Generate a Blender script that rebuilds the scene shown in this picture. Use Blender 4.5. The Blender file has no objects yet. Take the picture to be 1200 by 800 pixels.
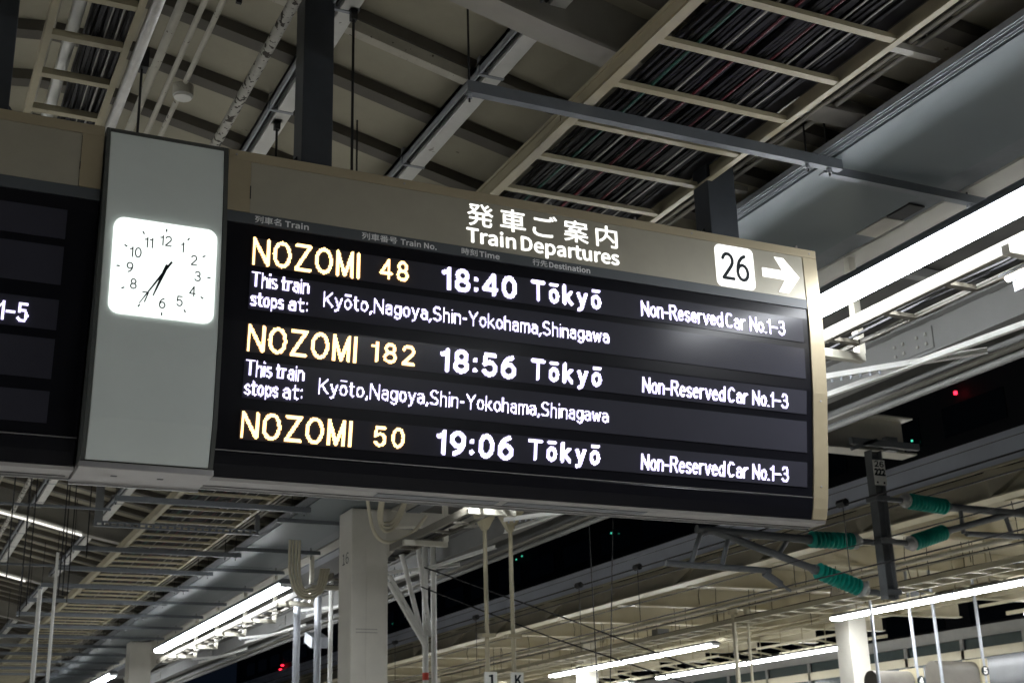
import bpy, bmesh, math, random, os
from mathutils import Vector, Matrix
random.seed(7)
S = bpy.context.scene
C = S.collection
PI = math.pi

# ------------------------------------------------------------------ camera, world, exposure
cd = bpy.data.cameras.new('camera'); cam = bpy.data.objects.new('camera', cd); C.objects.link(cam)
YAW, PITCH, ROLL = 0.451514402, 0.327875680, -0.0296498038
fw = Vector((math.sin(YAW)*math.cos(PITCH), math.cos(YAW)*math.cos(PITCH), math.sin(PITCH)))
r0 = Vector((math.cos(YAW), -math.sin(YAW), 0)); u0 = r0.cross(fw)
rr = r0*math.cos(ROLL) + u0*math.sin(ROLL); uu = -r0*math.sin(ROLL) + u0*math.cos(ROLL)
cam.matrix_world = Matrix(((rr.x, uu.x, -fw.x, 0), (rr.y, uu.y, -fw.y, 0), (rr.z, uu.z, -fw.z, 1.6), (0, 0, 0, 1)))
cd.sensor_width = 36; cd.lens = 1555.385*36/1200; cd.clip_start = 0.05; cd.clip_end = 1500
S.camera = cam
cd.dof.use_dof = True; cd.dof.focus_distance = 6.9; cd.dof.aperture_fstop = 5.6
W = bpy.data.worlds.new('World'); S.world = W; W.use_nodes = True
bg = W.node_tree.nodes['Background']; bg.inputs[0].default_value = (0.10, 0.16, 0.30, 1); bg.inputs[1].default_value = 0.006
S.view_settings.view_transform = 'Standard'; S.view_settings.look = 'None'
S.view_settings.exposure = 1.92; S.view_settings.gamma = 1
LAMP = 15.0
S.cycles.max_bounces = 8; S.cycles.diffuse_bounces = 5

# ------------------------------------------------------------------ materials
def mat(name, col, rough=0.6, metal=0.0, var=0.12, scale=3.0, bump=0.0, bscale=60.0, spots=None, spec=0.5, coat=0.0, coat_r=0.2):
    m = bpy.data.materials.new(name); m.use_nodes = True
    nt = m.node_tree; b = nt.nodes['Principled BSDF']
    b.inputs['Roughness'].default_value = rough; b.inputs['Metallic'].default_value = metal
    b.inputs['Specular IOR Level'].default_value = spec
    if coat: b.inputs['Coat Weight'].default_value = coat; b.inputs['Coat Roughness'].default_value = coat_r
    tc = nt.nodes.new('ShaderNodeTexCoord')
    n = nt.nodes.new('ShaderNodeTexNoise'); n.inputs['Scale'].default_value = scale; n.inputs['Detail'].default_value = 8
    n.inputs['Roughness'].default_value = 0.65
    geo = nt.nodes.new('ShaderNodeNewGeometry')
    nt.links.new(geo.outputs['Position'], n.inputs['Vector'])
    cr = nt.nodes.new('ShaderNodeValToRGB')
    a = [max(0, c*(1-var)) for c in col]; z = [min(1, c*(1+var)) for c in col]
    cr.color_ramp.elements[0].position = 0.3; cr.color_ramp.elements[0].color = (*a, 1)
    cr.color_ramp.elements[1].position = 0.7; cr.color_ramp.elements[1].color = (*z, 1)
    nt.links.new(n.outputs['Fac'], cr.inputs[0])
    out = cr.outputs[0]
    if spots:
        sc, th, scol = spots
        n2 = nt.nodes.new('ShaderNodeTexNoise'); n2.inputs['Scale'].default_value = sc; n2.inputs['Detail'].default_value = 4
        nt.links.new(geo.outputs['Position'], n2.inputs['Vector'])
        r2 = nt.nodes.new('ShaderNodeValToRGB'); r2.color_ramp.elements[0].position = th; r2.color_ramp.elements[1].position = th+0.03
        nt.links.new(n2.outputs['Fac'], r2.inputs[0])
        mx = nt.nodes.new('ShaderNodeMix'); mx.data_type = 'RGBA'
        nt.links.new(r2.outputs[0], mx.inputs[0]); nt.links.new(out, mx.inputs[6]); mx.inputs[7].default_value = (*scol, 1)
        out = mx.outputs[2]
    nt.links.new(out, b.inputs['Base Color'])
    if bump:
        n3 = nt.nodes.new('ShaderNodeTexNoise'); n3.inputs['Scale'].default_value = bscale; n3.inputs['Detail'].default_value = 3
        nt.links.new(geo.outputs['Position'], n3.inputs['Vector'])
        bp = nt.nodes.new('ShaderNodeBump'); bp.inputs['Strength'].default_value = bump; bp.inputs['Distance'].default_value = 0.01
        nt.links.new(n3.outputs['Fac'], bp.inputs['Height']); nt.links.new(bp.outputs[0], b.inputs['Normal'])
    return m

def emit(name, col, st, sample=True):
    m = bpy.data.materials.new(name); m.use_nodes = True
    b = m.node_tree.nodes['Principled BSDF']
    b.inputs['Base Color'].default_value = (*[c*0.8 for c in col], 1)
    b.inputs['Emission Color'].default_value = (*col, 1); b.inputs['Emission Strength'].default_value = st
    if not sample: m.cycles.emission_sampling = 'NONE'
    return m

M = {}
M['roof'] = mat('roof_panel_paint', (0.37, 0.345, 0.26), 0.7, var=0.10, scale=2.0, bump=0.15, bscale=40, spots=(9, 0.74, (0.16, 0.14, 0.11)))
M['rib'] = mat('purlin_paint', (0.105, 0.096, 0.078), 0.6, var=0.15, scale=3)
M['girder'] = mat('girder_paint', (0.34, 0.33, 0.29), 0.5, var=0.12, scale=2, spots=(7, 0.72, (0.17, 0.15, 0.12)))
M['cream'] = mat('cream_steel_paint', (0.38, 0.34, 0.225), 0.42, var=0.10, scale=5, bump=0.05, spots=(11, 0.73, (0.30, 0.26, 0.18)))
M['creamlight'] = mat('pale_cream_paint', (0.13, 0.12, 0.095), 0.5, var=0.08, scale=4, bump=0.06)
M['white'] = mat('white_duct_paint', (0.74, 0.74, 0.70), 0.4, var=0.08, scale=6, spots=(16, 0.70, (0.3, 0.28, 0.24)))
M['pipe'] = mat('painted_pipe', (0.50, 0.48, 0.40), 0.5, var=0.12, scale=9, spots=(28, 0.66, (0.12, 0.10, 0.08)))
M['rusty'] = mat('flaking_pipe_paint', (0.58, 0.57, 0.52), 0.7, var=0.15, scale=12, bump=0.5, bscale=30, spots=(26, 0.54, (0.07, 0.06, 0.05)))
M['foil'] = mat('foil_wrap', (0.62, 0.61, 0.58), 0.32, metal=0.85, var=0.1, scale=10, bump=0.9, bscale=22)
M['darkpost'] = mat('dark_grey_steel', (0.042, 0.048, 0.056), 0.42, var=0.15, scale=4)
M['black'] = mat('black_metal', (0.012, 0.012, 0.013), 0.45)
M['angle'] = mat('grey_steel_angle', (0.15, 0.165, 0.18), 0.42, metal=0.3, var=0.1, scale=8)
M['soffit'] = mat('blue_grey_sheet', (0.125, 0.15, 0.16), 0.45, metal=0.15, var=0.06, scale=1.2, bump=0.03, bscale=8, spots=(30, 0.78, (0.5, 0.5, 0.5)))
M['galv'] = mat('galvanised_steel', (0.36, 0.38, 0.41), 0.45, metal=0.4, var=0.1, scale=12)
M['greydeck'] = mat('grey_soffit', (0.19, 0.19, 0.18), 0.55, var=0.10, scale=2)
M['beigesoffit'] = mat('beige_soffit', (0.46, 0.44, 0.39), 0.6, var=0.12, scale=5)
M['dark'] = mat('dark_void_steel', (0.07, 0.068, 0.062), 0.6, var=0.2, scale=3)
M['trough'] = mat('lamp_trough_white', (0.78, 0.79, 0.80), 0.3, var=0.04, scale=6)
M['lamp'] = emit('fluorescent_tube', (0.93, 0.96, 1.0), LAMP)
M['lampfar'] = emit('fluorescent_tube_far', (0.95, 0.97, 1.0), LAMP)
M['lampwarm'] = emit('fluorescent_tube_warm', (1.0, 0.95, 0.84), LAMP*0.75)
M['flangeglow'] = emit('flange_glow', (1.0, 0.97, 0.90), 0.35)  # weak glow standing for light reflected on the girder flanges
M['bracket'] = mat('square_tube_paint', (0.50, 0.48, 0.40), 0.42, var=0.05, scale=8)
M['pillar'] = mat('pillar_paint', (0.60, 0.58, 0.51), 0.5, var=0.06, scale=3, bump=0.08, spots=(20, 0.76, (0.36, 0.33, 0.27)))
M['frame'] = mat('champagne_frame', (0.40, 0.34, 0.225), 0.36, metal=0.25, var=0.07, scale=3, bump=0.04, spots=(38, 0.79, (0.25, 0.21, 0.14)))
M['header'] = mat('champagne_header', (0.37, 0.345, 0.27), 0.42, metal=0.15, var=0.06, scale=4, bump=0.03, bscale=25, spots=(45, 0.80, (0.26, 0.24, 0.19)))
M['stripe'] = mat('slate_stripe', (0.075, 0.085, 0.092), 0.5, var=0.05)
M['ledblack'] = mat('board_black', (0.008, 0.008, 0.011), 0.3, var=0.05, coat=0.20, coat_r=0.18, spec=0.08)
M['ledrow'] = mat('led_module_face', (0.040, 0.040, 0.053), 0.6, var=0.04, scale=5, coat=0.30, coat_r=0.18, spec=0.06)
M['trim'] = mat('brushed_trim', (0.36, 0.35, 0.34), 0.35, metal=0.6, var=0.06, scale=9)
M['trimshiny'] = mat('bright_trim', (0.62, 0.62, 0.62), 0.22, metal=0.9, var=0.04)
M['clockglass'] = mat('clock_back_glass', (0.74, 0.80, 0.76), 0.28, var=0.05, scale=1.5, coat=0.3, coat_r=0.1)
M['clockedge'] = mat('clock_edge_trim', (0.07, 0.075, 0.068), 0.4, var=0.05)
M['dial'] = emit('clock_dial_glow', (0.93, 1.0, 0.97), 0.33)
M['ink'] = mat('dial_ink', (0.006, 0.012, 0.016), 0.5, var=0.02, spec=0.2)
M['orange'] = emit('led_amber', (1.0, 0.64, 0.25), 0.95, False)
M['violet'] = emit('led_white', (0.75, 0.69, 1.0), 0.68, False)
M['backlit'] = emit('backlit_letter', (1.0, 1.0, 0.97), 0.42, False)
M['tile'] = emit('backlit_tile', (1.0, 1.0, 0.98), 0.34)
M['labeltxt'] = mat('label_print', (0.85, 0.86, 0.85), 0.6, var=0.02)
M['hose'] = mat('cream_conduit', (0.52, 0.48, 0.36), 0.45, var=0.06)
M['cable'] = mat('black_cable', (0.008, 0.0085, 0.011), 0.5, var=0.5, scale=14)
M['cablegrey'] = mat('grey_cable', (0.03, 0.03, 0.034), 0.45, var=0.2)
M['cablegreen'] = mat('green_cable', (0.012, 0.075, 0.055), 0.5)
M['cablered'] = mat('red_cable', (0.10, 0.012, 0.02), 0.5)
M['cablewhite'] = mat('white_cable', (0.35, 0.34, 0.31), 0.5)
M['bluefascia'] = mat('fascia_sheet', (0.68, 0.72, 0.80), 0.45, var=0.06, scale=1.5)
M['oppweb'] = mat('canopy_beam_paint', (0.50, 0.46, 0.34), 0.5, var=0.10, scale=1.0)
M['oppcream'] = mat('canopy_flange_paint', (0.58, 0.54, 0.40), 0.45, var=0.06)
M['mast'] = mat('mast_steel', (0.16, 0.17, 0.175), 0.5, var=0.15, scale=5)
M['green'] = mat('green_insulator', (0.01, 0.38, 0.29), 0.4, var=0.25, spec=0.6)
M['porcelain'] = mat('insulator_cap', (0.60, 0.60, 0.57), 0.35)
M['floor'] = mat('platform_paving', (0.50, 0.48, 0.44), 0.5, var=0.12, scale=2)
M['ballast'] = mat('track_ballast', (0.30, 0.28, 0.25), 0.9, var=0.4, scale=9, bump=0.6)
M['plate'] = mat('white_plate', (0.75, 0.75, 0.70), 0.5, var=0.03)
M['night'] = mat('dark_facade', (0.018, 0.018, 0.02), 0.7, var=0.2, scale=0.3)
M['nightglass'] = mat('dark_window_glass', (0.010, 0.014, 0.016), 0.12)
M['red'] = emit('red_lamp', (1.0, 0.02, 0.05), 1.2, False)
M['greenlight'] = emit('green_lamp', (0.1, 1.0, 0.65), 0.25, False)
M['redtape'] = mat('red_band', (0.55, 0.06, 0.03), 0.5)
M['glassdark'] = mat('dark_glazing', (0.03, 0.045, 0.045), 0.15)

# ------------------------------------------------------------------ mesh helpers
class MB:
    def __init__(s): s.v = []; s.f = []
    def add(s, vs, fs):
        b = len(s.v); s.v += [tuple(v) for v in vs]; s.f += [tuple(b+i for i in f) for f in fs]; return s
    def box(s, x0, x1, y0, y1, z0, z1):
        return s.add([(x0,y0,z0),(x1,y0,z0),(x1,y1,z0),(x0,y1,z0),(x0,y0,z1),(x1,y0,z1),(x1,y1,z1),(x0,y1,z1)],
                     [(0,3,2,1),(4,5,6,7),(0,1,5,4),(1,2,6,5),(2,3,7,6),(3,0,4,7)])
    def bar(s, p, q, w, h, up=(0,0,1)):
        p = Vector(p); q = Vector(q); d = (q-p).normalized(); up = Vector(up)
        a = d.cross(up)
        if a.length < 1e-4: a = d.cross(Vector((0,1,0)))
        a.normalize(); b = a.cross(d)
        a *= w/2; b *= h/2
        vs = [p-a-b, p+a-b, p+a+b, p-a+b, q-a-b, q+a-b, q+a+b, q-a+b]
        return s.add(vs, [(3,2,1,0),(4,5,6,7),(0,1,5,4),(1,2,6,5),(2,3,7,6),(3,0,4,7)])
    def tube(s, pts, r, n=10, caps=True):
        pts = [Vector(p) for p in pts]; rs = r if isinstance(r, (list, tuple)) else [r]*len(pts)
        vs = []; fs = []; prev = None
        for i, p in enumerate(pts):
            d = (pts[min(i+1, len(pts)-1)]-pts[max(i-1, 0)])
            if d.length < 1e-7: d = Vector((0,0,1))
            d.normalize()
            if prev is None:
                a = d.cross(Vector((0,0,1)))
                if a.length < 1e-3: a = d.cross(Vector((0,1,0)))
            else:
                a = prev - d*prev.dot(d)
            a.normalize(); prev = a; b = d.cross(a)
            for k in range(n):
                t = 2*PI*k/n; vs.append(p + (a*math.cos(t)+b*math.sin(t))*rs[i])
        for i in range(len(pts)-1):
            for k in range(n):
                k2 = (k+1) % n; fs.append((i*n+k, i*n+k2, (i+1)*n+k2, (i+1)*n+k))
        if caps:
            fs.append(tuple(range(n))[::-1]); fs.append(tuple(range((len(pts)-1)*n, len(pts)*n)))
        return s.add(vs, fs)
    def prism(s, poly, axis, a0, a1):
        """poly = outline in the two other axes (in xyz order), pushed from a0 to a1 along axis"""
        n = len(poly)
        def P(u, v, a):
            return {'x': (a,u,v), 'y': (u,a,v), 'z': (u,v,a)}[axis]
        vs = [P(u,v,a0) for u,v in poly] + [P(u,v,a1) for u,v in poly]
        fs = [tuple(range(n)), tuple(range(2*n-1, n-1, -1))] + [(i, i+n, (i+1)%n+n, (i+1)%n) for i in range(n)]
        return s.add(vs, fs)
    def strip(s, a, b, c, d):
        """solid between four polylines running together: a,b front pair, c,d back pair"""
        n = len(a); vs = a+b+c+d; fs = []
        for i in range(n-1):
            fs += [(i, i+1, n+i+1, n+i), (n+i, n+i+1, 3*n+i+1, 3*n+i), (3*n+i, 3*n+i+1, 2*n+i+1, 2*n+i), (2*n+i, 2*n+i+1, i+1, i)]
        fs += [(0, n, 3*n, 2*n), (n-1, 3*n-1, 4*n-1, 2*n-1)]
        return s.add(vs, fs)
    def mesh(s, name, m, smooth=False):
        me = bpy.data.meshes.new(name); me.from_pydata(s.v, [], s.f)
        bm = bmesh.new(); bm.from_mesh(me); bmesh.ops.recalc_face_normals(bm, faces=bm.faces); bm.to_mesh(me); bm.free()
        me.materials.append(m)
        if smooth:
            me.polygons.foreach_set('use_smooth', [True]*len(me.polygons))
            me.set_sharp_from_angle(angle=math.radians(40))
        return me
    def build(s, name, m, parent=None, smooth=False, bevel=0, label=None):
        o = bpy.data.objects.new(name, s.mesh(name, m, smooth)); C.objects.link(o)
        if parent: hang(o, parent)
        if label: o['label'] = label
        if bevel:
            b = o.modifiers.new('bevel', 'BEVEL'); b.width = bevel; b.segments = 2; b.limit_method = 'ANGLE'
        return o

def hang(o, parent):
    """meshes are written in world coordinates; keep them there under the thing's base"""
    o.parent = parent
    if parent.parent is None: o.matrix_parent_inverse = Matrix.Translation(-Vector(parent.location))
def thing(name, loc, label, cat, group=None, kind=None):
    o = bpy.data.objects.new(name, None); C.objects.link(o); o.location = loc; o.empty_display_size = 0.1
    return tag(o, label, cat, group, kind)
def tag(o, label=None, cat=None, group=None, kind=None):
    if label: o['label'] = label
    if cat: o['category'] = cat
    if group: o['group'] = group
    if kind: o['kind'] = kind
    return o
def inst(me, name, parent, off):
    """another object on shared mesh data, moved by off from where the mesh was written"""
    o = bpy.data.objects.new(name, me); C.objects.link(o); o.location = off; hang(o, parent)
    return o
def copy_thing(src, off, label=None):
    r = src.copy(); C.objects.link(r); r.location = Vector(src.location)+Vector(off)
    if label: r['label'] = label
    def rec(a, b):
        for ch in a.children:
            c = ch.copy(); C.objects.link(c); c.parent = b; c.matrix_parent_inverse = ch.matrix_parent_inverse.copy(); rec(ch, c)
    rec(src, r)
    return r
ORD = ['nearest', 'second nearest', 'third nearest', 'fourth nearest', 'fifth nearest', 'sixth nearest', 'seventh nearest', 'eighth nearest',
       'ninth nearest', 'tenth nearest', 'eleventh nearest', 'twelfth nearest', 'thirteenth nearest', 'fourteenth nearest', 'fifteenth nearest',
       'sixteenth nearest', 'seventeenth nearest', 'eighteenth nearest', 'nineteenth nearest', 'twentieth nearest']

# fonts: Blender's own bundled sans, with the built-in font as a fallback
try:
    INTER = bpy.data.fonts.load(os.path.join(bpy.utils.system_resource('DATAFILES'), 'fonts', 'Noto Sans CJK Regular.woff2'))
except Exception:
    INTER = None
def glyphs(body, font, offset=0.0, space=1.0, extrude=0.0):
    c = bpy.data.curves.new('lettering', 'FONT'); c.body = body
    if font: c.font = font
    c.offset = offset; c.space_character = space; c.resolution_u = 3
    o = bpy.data.objects.new('lettering', c); C.objects.link(o)
    bpy.context.view_layer.update()
    me = bpy.data.meshes.new_from_object(o.evaluated_get(bpy.context.evaluated_depsgraph_get()))
    bpy.data.objects.remove(o); bpy.data.curves.remove(c)
    return me
CAP = {}
def cap(font, ch='H'):
    k = (font.name if font else '', ch)
    if k not in CAP:
        me = glyphs(ch, font); zs = [v.co.y for v in me.vertices]; CAP[k] = (min(zs), max(zs))
    return CAP[k]
def lettering(body, x0, x1, zb, zc, m, parent, front, depth=0.002, font=INTER, offset=0.0, space=1.0, capch='H', label=None, name='lettering'):
    """word fitted between x0..x1, baseline zb, capital height up to zc, laid on the surface y = front(z)"""
    me = glyphs(body, font, min(offset, 0.0), space)
    lo, hi = cap(font, capch); sz = (zc-zb)/(hi-lo)
    xs = [v.co.x for v in me.vertices]; a, b = min(xs), max(xs); sx = (x1-x0)/(b-a)
    bm = bmesh.new(); bm.from_mesh(me)
    for v in bm.verts:
        x = x0+(v.co.x-a)*sx; z = zb+(v.co.y-lo)*sz
        v.co = (x, front(z), z)
    ret = bmesh.ops.extrude_face_region(bm, geom=list(bm.faces))
    for g in ret['geom']:
        if isinstance(g, bmesh.types.BMVert): g.co.y -= depth
    bmesh.ops.recalc_face_normals(bm, faces=bm.faces)
    if offset > 0:      # heavier stroke with round corners: the same word laid down a few times round a small circle
        base = list(bm.verts)+list(bm.edges)+list(bm.faces); R = offset*sz*1.25
        for k in range(7):
            g = bmesh.ops.duplicate(bm, geom=base)
            a = 2*PI*k/7
            bmesh.ops.translate(bm, verts=[q for q in g['geom'] if isinstance(q, bmesh.types.BMVert)], vec=(R*math.cos(a), 0.00004*(k+1), R*math.sin(a)))
    bm.to_mesh(me); bm.free(); me.materials.clear(); me.materials.append(m); me.name = name
    o = bpy.data.objects.new(name, me); C.objects.link(o); hang(o, parent)
    if label: o['label'] = label
    return o


# stroke alphabet for the LED rows and plain numerals: width and polylines on a unit capital height
def _a(cx, cy, rx, ry, a0, a1, n=None):
    n = n or max(4, int(abs(a1-a0)/30)); return [(cx+rx*math.cos(math.radians(a0+(a1-a0)*i/n)), cy+ry*math.sin(math.radians(a0+(a1-a0)*i/n))) for i in range(n+1)]
X_ = 0.68
GL = {
 'N': (.60, [[(0,0),(0,1),(.6,0),(.6,1)]]), 'O': (.66, [_a(.33,.5,.33,.5,0,360)]), 'Z': (.60, [[(0,1),(.6,1),(0,0),(.6,0)]]),
 'M': (.66, [[(0,0),(0,1),(.33,.02),(.66,1),(.66,0)]]), 'I': (.0, [[(0,0),(0,1)]]), 'T': (.62, [[(0,1),(.62,1)],[(.31,1),(.31,0)]]),
 'K': (.56, [[(0,0),(0,1)],[(.54,1),(0,.36)],[(.17,.54),(.56,0)]]), 'S': (.52, [_a(.26,.75,.25,.25,35,270)+_a(.26,.25,.26,.25,90,-145)]),
 'Y': (.6, [[(0,1),(.3,.46),(.6,1)],[(.3,.46),(.3,0)]]), 'R': (.54, [[(0,0),(0,1),(.28,1)]+_a(.28,.76,.22,.24,90,-90)+[(0,.52)],[(.26,.52),(.54,0)]]),
 'C': (.52, [_a(.28,.5,.28,.5,48,312)]),
 'h': (.40, [[(0,0),(0,1)],[(0,.46)]+_a(.2,.46,.2,.22,180,0)+[(.4,0)]]), 'n': (.40, [[(0,0),(0,X_)],[(0,.46)]+_a(.2,.46,.2,.22,180,0)+[(.4,0)]]),
 'i': (.0, [[(0,0),(0,X_)],[(0,.93),(0,.95)]]), 's': (.36, [_a(.18,.52,.17,.16,30,250)+_a(.18,.17,.18,.17,80,-150)]),
 't': (.30, [[(.10,.93),(.10,.14)]+_a(.24,.14,.14,.14,180,290),[(0,X_),(.30,X_)]]), 'r': (.28, [[(0,0),(0,X_)],[(0,.42)]+_a(.22,.42,.22,.25,180,80)]),
 'a': (.40, [_a(.20,.47,.19,.21,150,0)+[(.4,0)],[(.4,.40),(.2,.40)]+_a(.19,.2,.19,.2,90,270)+[(.26,0),(.4,.12)]]),
 'o': (.42, [_a(.21,.34,.21,.34,0,360)]), 'ō': (.42, [_a(.21,.33,.21,.33,0,360),[(.05,.99),(.37,.99)]]),
 'p': (.42, [[(0,X_),(0,-.25)],_a(.21,.34,.21,.34,180,-180)]), 'd': (.42, [[(.42,0),(.42,1)],_a(.21,.34,.21,.34,0,360)]),
 'g': (.42, [[(.42,X_),(.42,-.06)]+_a(.21,-.06,.21,.19,0,-150),_a(.21,.36,.21,.32,0,360)]),
 'k': (.42, [[(0,0),(0,1)],[(.38,X_),(0,.24)],[(.12,.38),(.42,0)]]), 'y': (.44, [[(0,X_),(.22,.06)],[(.44,X_),(.16,-.22),(.02,-.25)]]),
 'm': (.64, [[(0,0),(0,X_)],[(0,.48)]+_a(.16,.48,.16,.2,180,0)+[(.32,0)],[(.32,.48)]+_a(.48,.48,.16,.2,180,0)+[(.64,0)]]),
 'w': (.60, [[(0,X_),(.15,0),(.3,.6),(.45,0),(.6,X_)]]), 'v': (.42, [[(0,X_),(.21,0),(.42,X_)]]),
 'e': (.40, [[(0,.36),(.4,.36)]+_a(.2,.34,.2,.34,4,315)]),
 ',': (.08, [[(.08,.05),(0,-.16)]]), '.': (.04, [[(0,0),(.02,0)]]), ':': (.04, [[(0,.14),(.02,.14)],[(0,.66),(.02,.66)]]),
 '-': (.26, [[(0,.40),(.26,.40)]]), '–': (.42, [[(0,.46),(.42,.46)]]), ' ': (.22, []),
 '0': (.5, [_a(.25,.5,.25,.5,0,360)]), '1': (.22, [[(0,.80),(.18,.83)],[(.18,.83),(.22,1),(.22,0)]]), '2': (.5, [_a(.25,.73,.24,.27,165,-20)+[(.40,.50),(0,0),(.5,0)]]),
 '3': (.5, [_a(.24,.76,.22,.24,155,-80)+[(.2,.53)],_a(.24,.27,.26,.27,88,-155)]), '4': (.54, [[(.42,0),(.42,1),(0,.26),(.54,.26)]]),
 '5': (.5, [[(.46,1),(.09,1),(.04,.52)]+_a(.25,.32,.25,.32,120,-150)]), '6': (.5, [_a(.25,.31,.25,.31,180,-180),_a(.46,.31,.46,.69,180,100)+[]]),
 '7': (.5, [[(0,1),(.5,1),(.2,0)]]), '8': (.5, [_a(.25,.75,.21,.25,0,360),_a(.25,.26,.25,.26,0,360)]), '9': (.5, [_a(.25,.69,.25,.31,0,360),_a(.04,.69,.46,.69,0,-80)]),
}
def stroke_text(body, x0, x1, zb, zc, t, m, parent, fr, depth=0.008, gap=.20, name='lettering', mono=None, pitch=None):
    """letters drawn with an even round-ended stroke of width t, outer box x0..x1 by zb..zc"""
    adv = []; x = 0; gap = gap*.55+t/(zc-zb)*1.05
    for ch in body:
        w = GL[ch][0]; cell = mono if (mono and ch not in ':.,') else None
        adv.append(x+((cell-w)/2 if cell else 0)); x += (cell or w)+gap
    a0 = min(adv); tot = max(a+GL[c][0] for a, c in zip(adv, body))-a0
    sx = (x1-x0-t)/tot if tot > 0 else 1; h = zc-zb-t; mb = MB(); r = t/2; cnt = 0
    if pitch:           # LED dots on the module's grid
        segs = []
        for a, ch in zip(adv, body):
            for pl in GL[ch][1]:
                P = [(x0+r+(a-a0+px)*sx, zb+r+pz*h) for px, pz in pl]
                segs += list(zip(P, P[1:]))
        hit = set(); R = r+pitch*.12
        for (ax, az), (bx, bz) in segs:
            dx, dz = bx-ax, bz-az; L2 = dx*dx+dz*dz+1e-12
            for gi in range(int((min(ax, bx)-R)/pitch)-1, int((max(ax, bx)+R)/pitch)+2):
                for gk in range(int((min(az, bz)-R)/pitch)-1, int((max(az, bz)+R)/pitch)+2):
                    if (gi, gk) in hit: continue
                    u, v = (gi+.5)*pitch, (gk+.5)*pitch
                    f = max(0, min(1, ((u-ax)*dx+(v-az)*dz)/L2))
                    if math.hypot(u-ax-f*dx, v-az-f*dz) <= R: hit.add((gi, gk))
        e = pitch*.46; c = e*.55
        for gi, gk in hit:
            u, v = (gi+.5)*pitch, (gk+.5)*pitch; y0 = fr(v)
            ring = [(u-e, v-c), (u-c, v-e), (u+c, v-e), (u+e, v-c), (u+e, v+c), (u+c, v+e), (u-c, v+e), (u-e, v+c)]
            mb.add([(p, y0-.0035, q) for p, q in ring]+[(p, y0, q) for p, q in ring], [tuple(range(8))]+[(k, (k+1) % 8, 8+(k+1) % 8, 8+k) for k in range(8)])
        o = mb.build('led_text', m, parent); o['kind'] = 'stuff'; return o
    for a, ch in zip(adv, body):
        for pl in GL[ch][1]:
            P = [(x0+r+(a-a0+px)*sx, zb+r+pz*h) for px, pz in pl]
            for i, (px, pz) in enumerate(P):
                cnt += 1; e = 0.000015*(cnt % 5); n = 10
                ring = [(px+r*math.cos(2*PI*k/n), pz+r*math.sin(2*PI*k/n)) for k in range(n)]
                vs = [(u, fr(v)-depth-e, v) for u, v in ring]+[(u, fr(v), v) for u, v in ring]
                mb.add(vs, [tuple(range(n))]+[(k, (k+1) % n, n+(k+1) % n, n+k) for k in range(n)])
                if i:
                    qx, qz = P[i-1]; dx, dz = px-qx, pz-qz; l = math.hypot(dx, dz)
                    if l < 1e-6: continue
                    nx, nz = -dz/l*r, dx/l*r; q4 = [(qx+nx, qz+nz), (px+nx, pz+nz), (px-nx, pz-nz), (qx-nx, qz-nz)]
                    vs = [(u, fr(v)-depth-e-.000008, v) for u, v in q4]+[(u, fr(v), v) for u, v in q4]
                    mb.add(vs, [(0,1,2,3)]+[(k, (k+1) % 4, 4+(k+1) % 4, 4+k) for k in range(4)])
    return mb.build(name, m, parent)

# ------------------------------------------------------------------ ground (below the view, bounces the light)
g = MB().box(-7.5, 8.2, -25, 75, -0.3, 0).build('platform_floor', M['floor']); tag(g, kind='structure')
g = MB().box(-400, 500, -100, 900, -1.6, -1.3).build('track_bed', M['ballast']); tag(g, kind='structure')
g = MB().box(17.0, 28.5, -10, 110, -0.3, 0).build('opposite_platform_floor', M['floor']); tag(g, kind='structure')

# ------------------------------------------------------------------ own canopy roof
ZR = [(-7,4.4),(-5,4.95),(-3,5.52),(-1.5,5.9),(-0.4,6.08),(0.3,6.17),(0.62,6.21),(1.12,6.18),(1.8,6.04),(2.2,5.94),(2.87,5.78),(3.44,5.65),(4.5,5.46),(6.2,5.32),(7.65,5.25)]
def zr(x):
    for (a, za), (b, zb) in zip(ZR, ZR[1:]):
        if x <= b: return za+(zb-za)*(x-a)/(b-a)
    return ZR[-1][1]
roof = thing('roof', (0.7, 20, 6.2), 'vaulted beige station canopy roof with dark cross purlins', None, kind='structure')
xs = [p[0] for p in ZR]
def rib_mesh(zoff0, zoff1, y0, y1):
    m = MB(); L = lambda y, dz: [(x, y, zr(x)+dz) for x in xs]
    return m.strip(L(y0, zoff0), L(y0, zoff1), L(y1, zoff0), L(y1, zoff1))
rib = rib_mesh(-0.075, 0.0, -0.055, 0.055).mesh('purlin', M['rib'])
pan = rib_mesh(0.0, 0.02, 0.0, 0.622).mesh('roof_panel', M['roof'])
for k in range(-9, 86):
    y = 7.0+0.63*k
    inst(rib, 'purlin', roof, (0, y+0.055, 0)); inst(pan, 'roof_panel', roof, (0, y+0.004+random.uniform(-.002,.002), random.uniform(-.004,.004)))
# deep cross girders
def girder_mesh():
    m = MB(); L = lambda y, dz: [(x, y, max(zr(x)+dz, 5.30+(dz+.37) if x > 3 else -9)) for x in xs]
    m.strip(L(-0.085, -0.37), L(-0.085, -0.345), L(0.085, -0.37), L(0.085, -0.345))
    m.strip(L(-0.012, -0.345), L(-0.012, -0.0), L(0.012, -0.345), L(0.012, -0.0))
    return m.mesh('girder', M['girder'])
gm = girder_mesh()
for y in [5.43+5.035*k for k in range(10)]: inst(gm, 'girder', roof, (0, y, 0))
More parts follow.
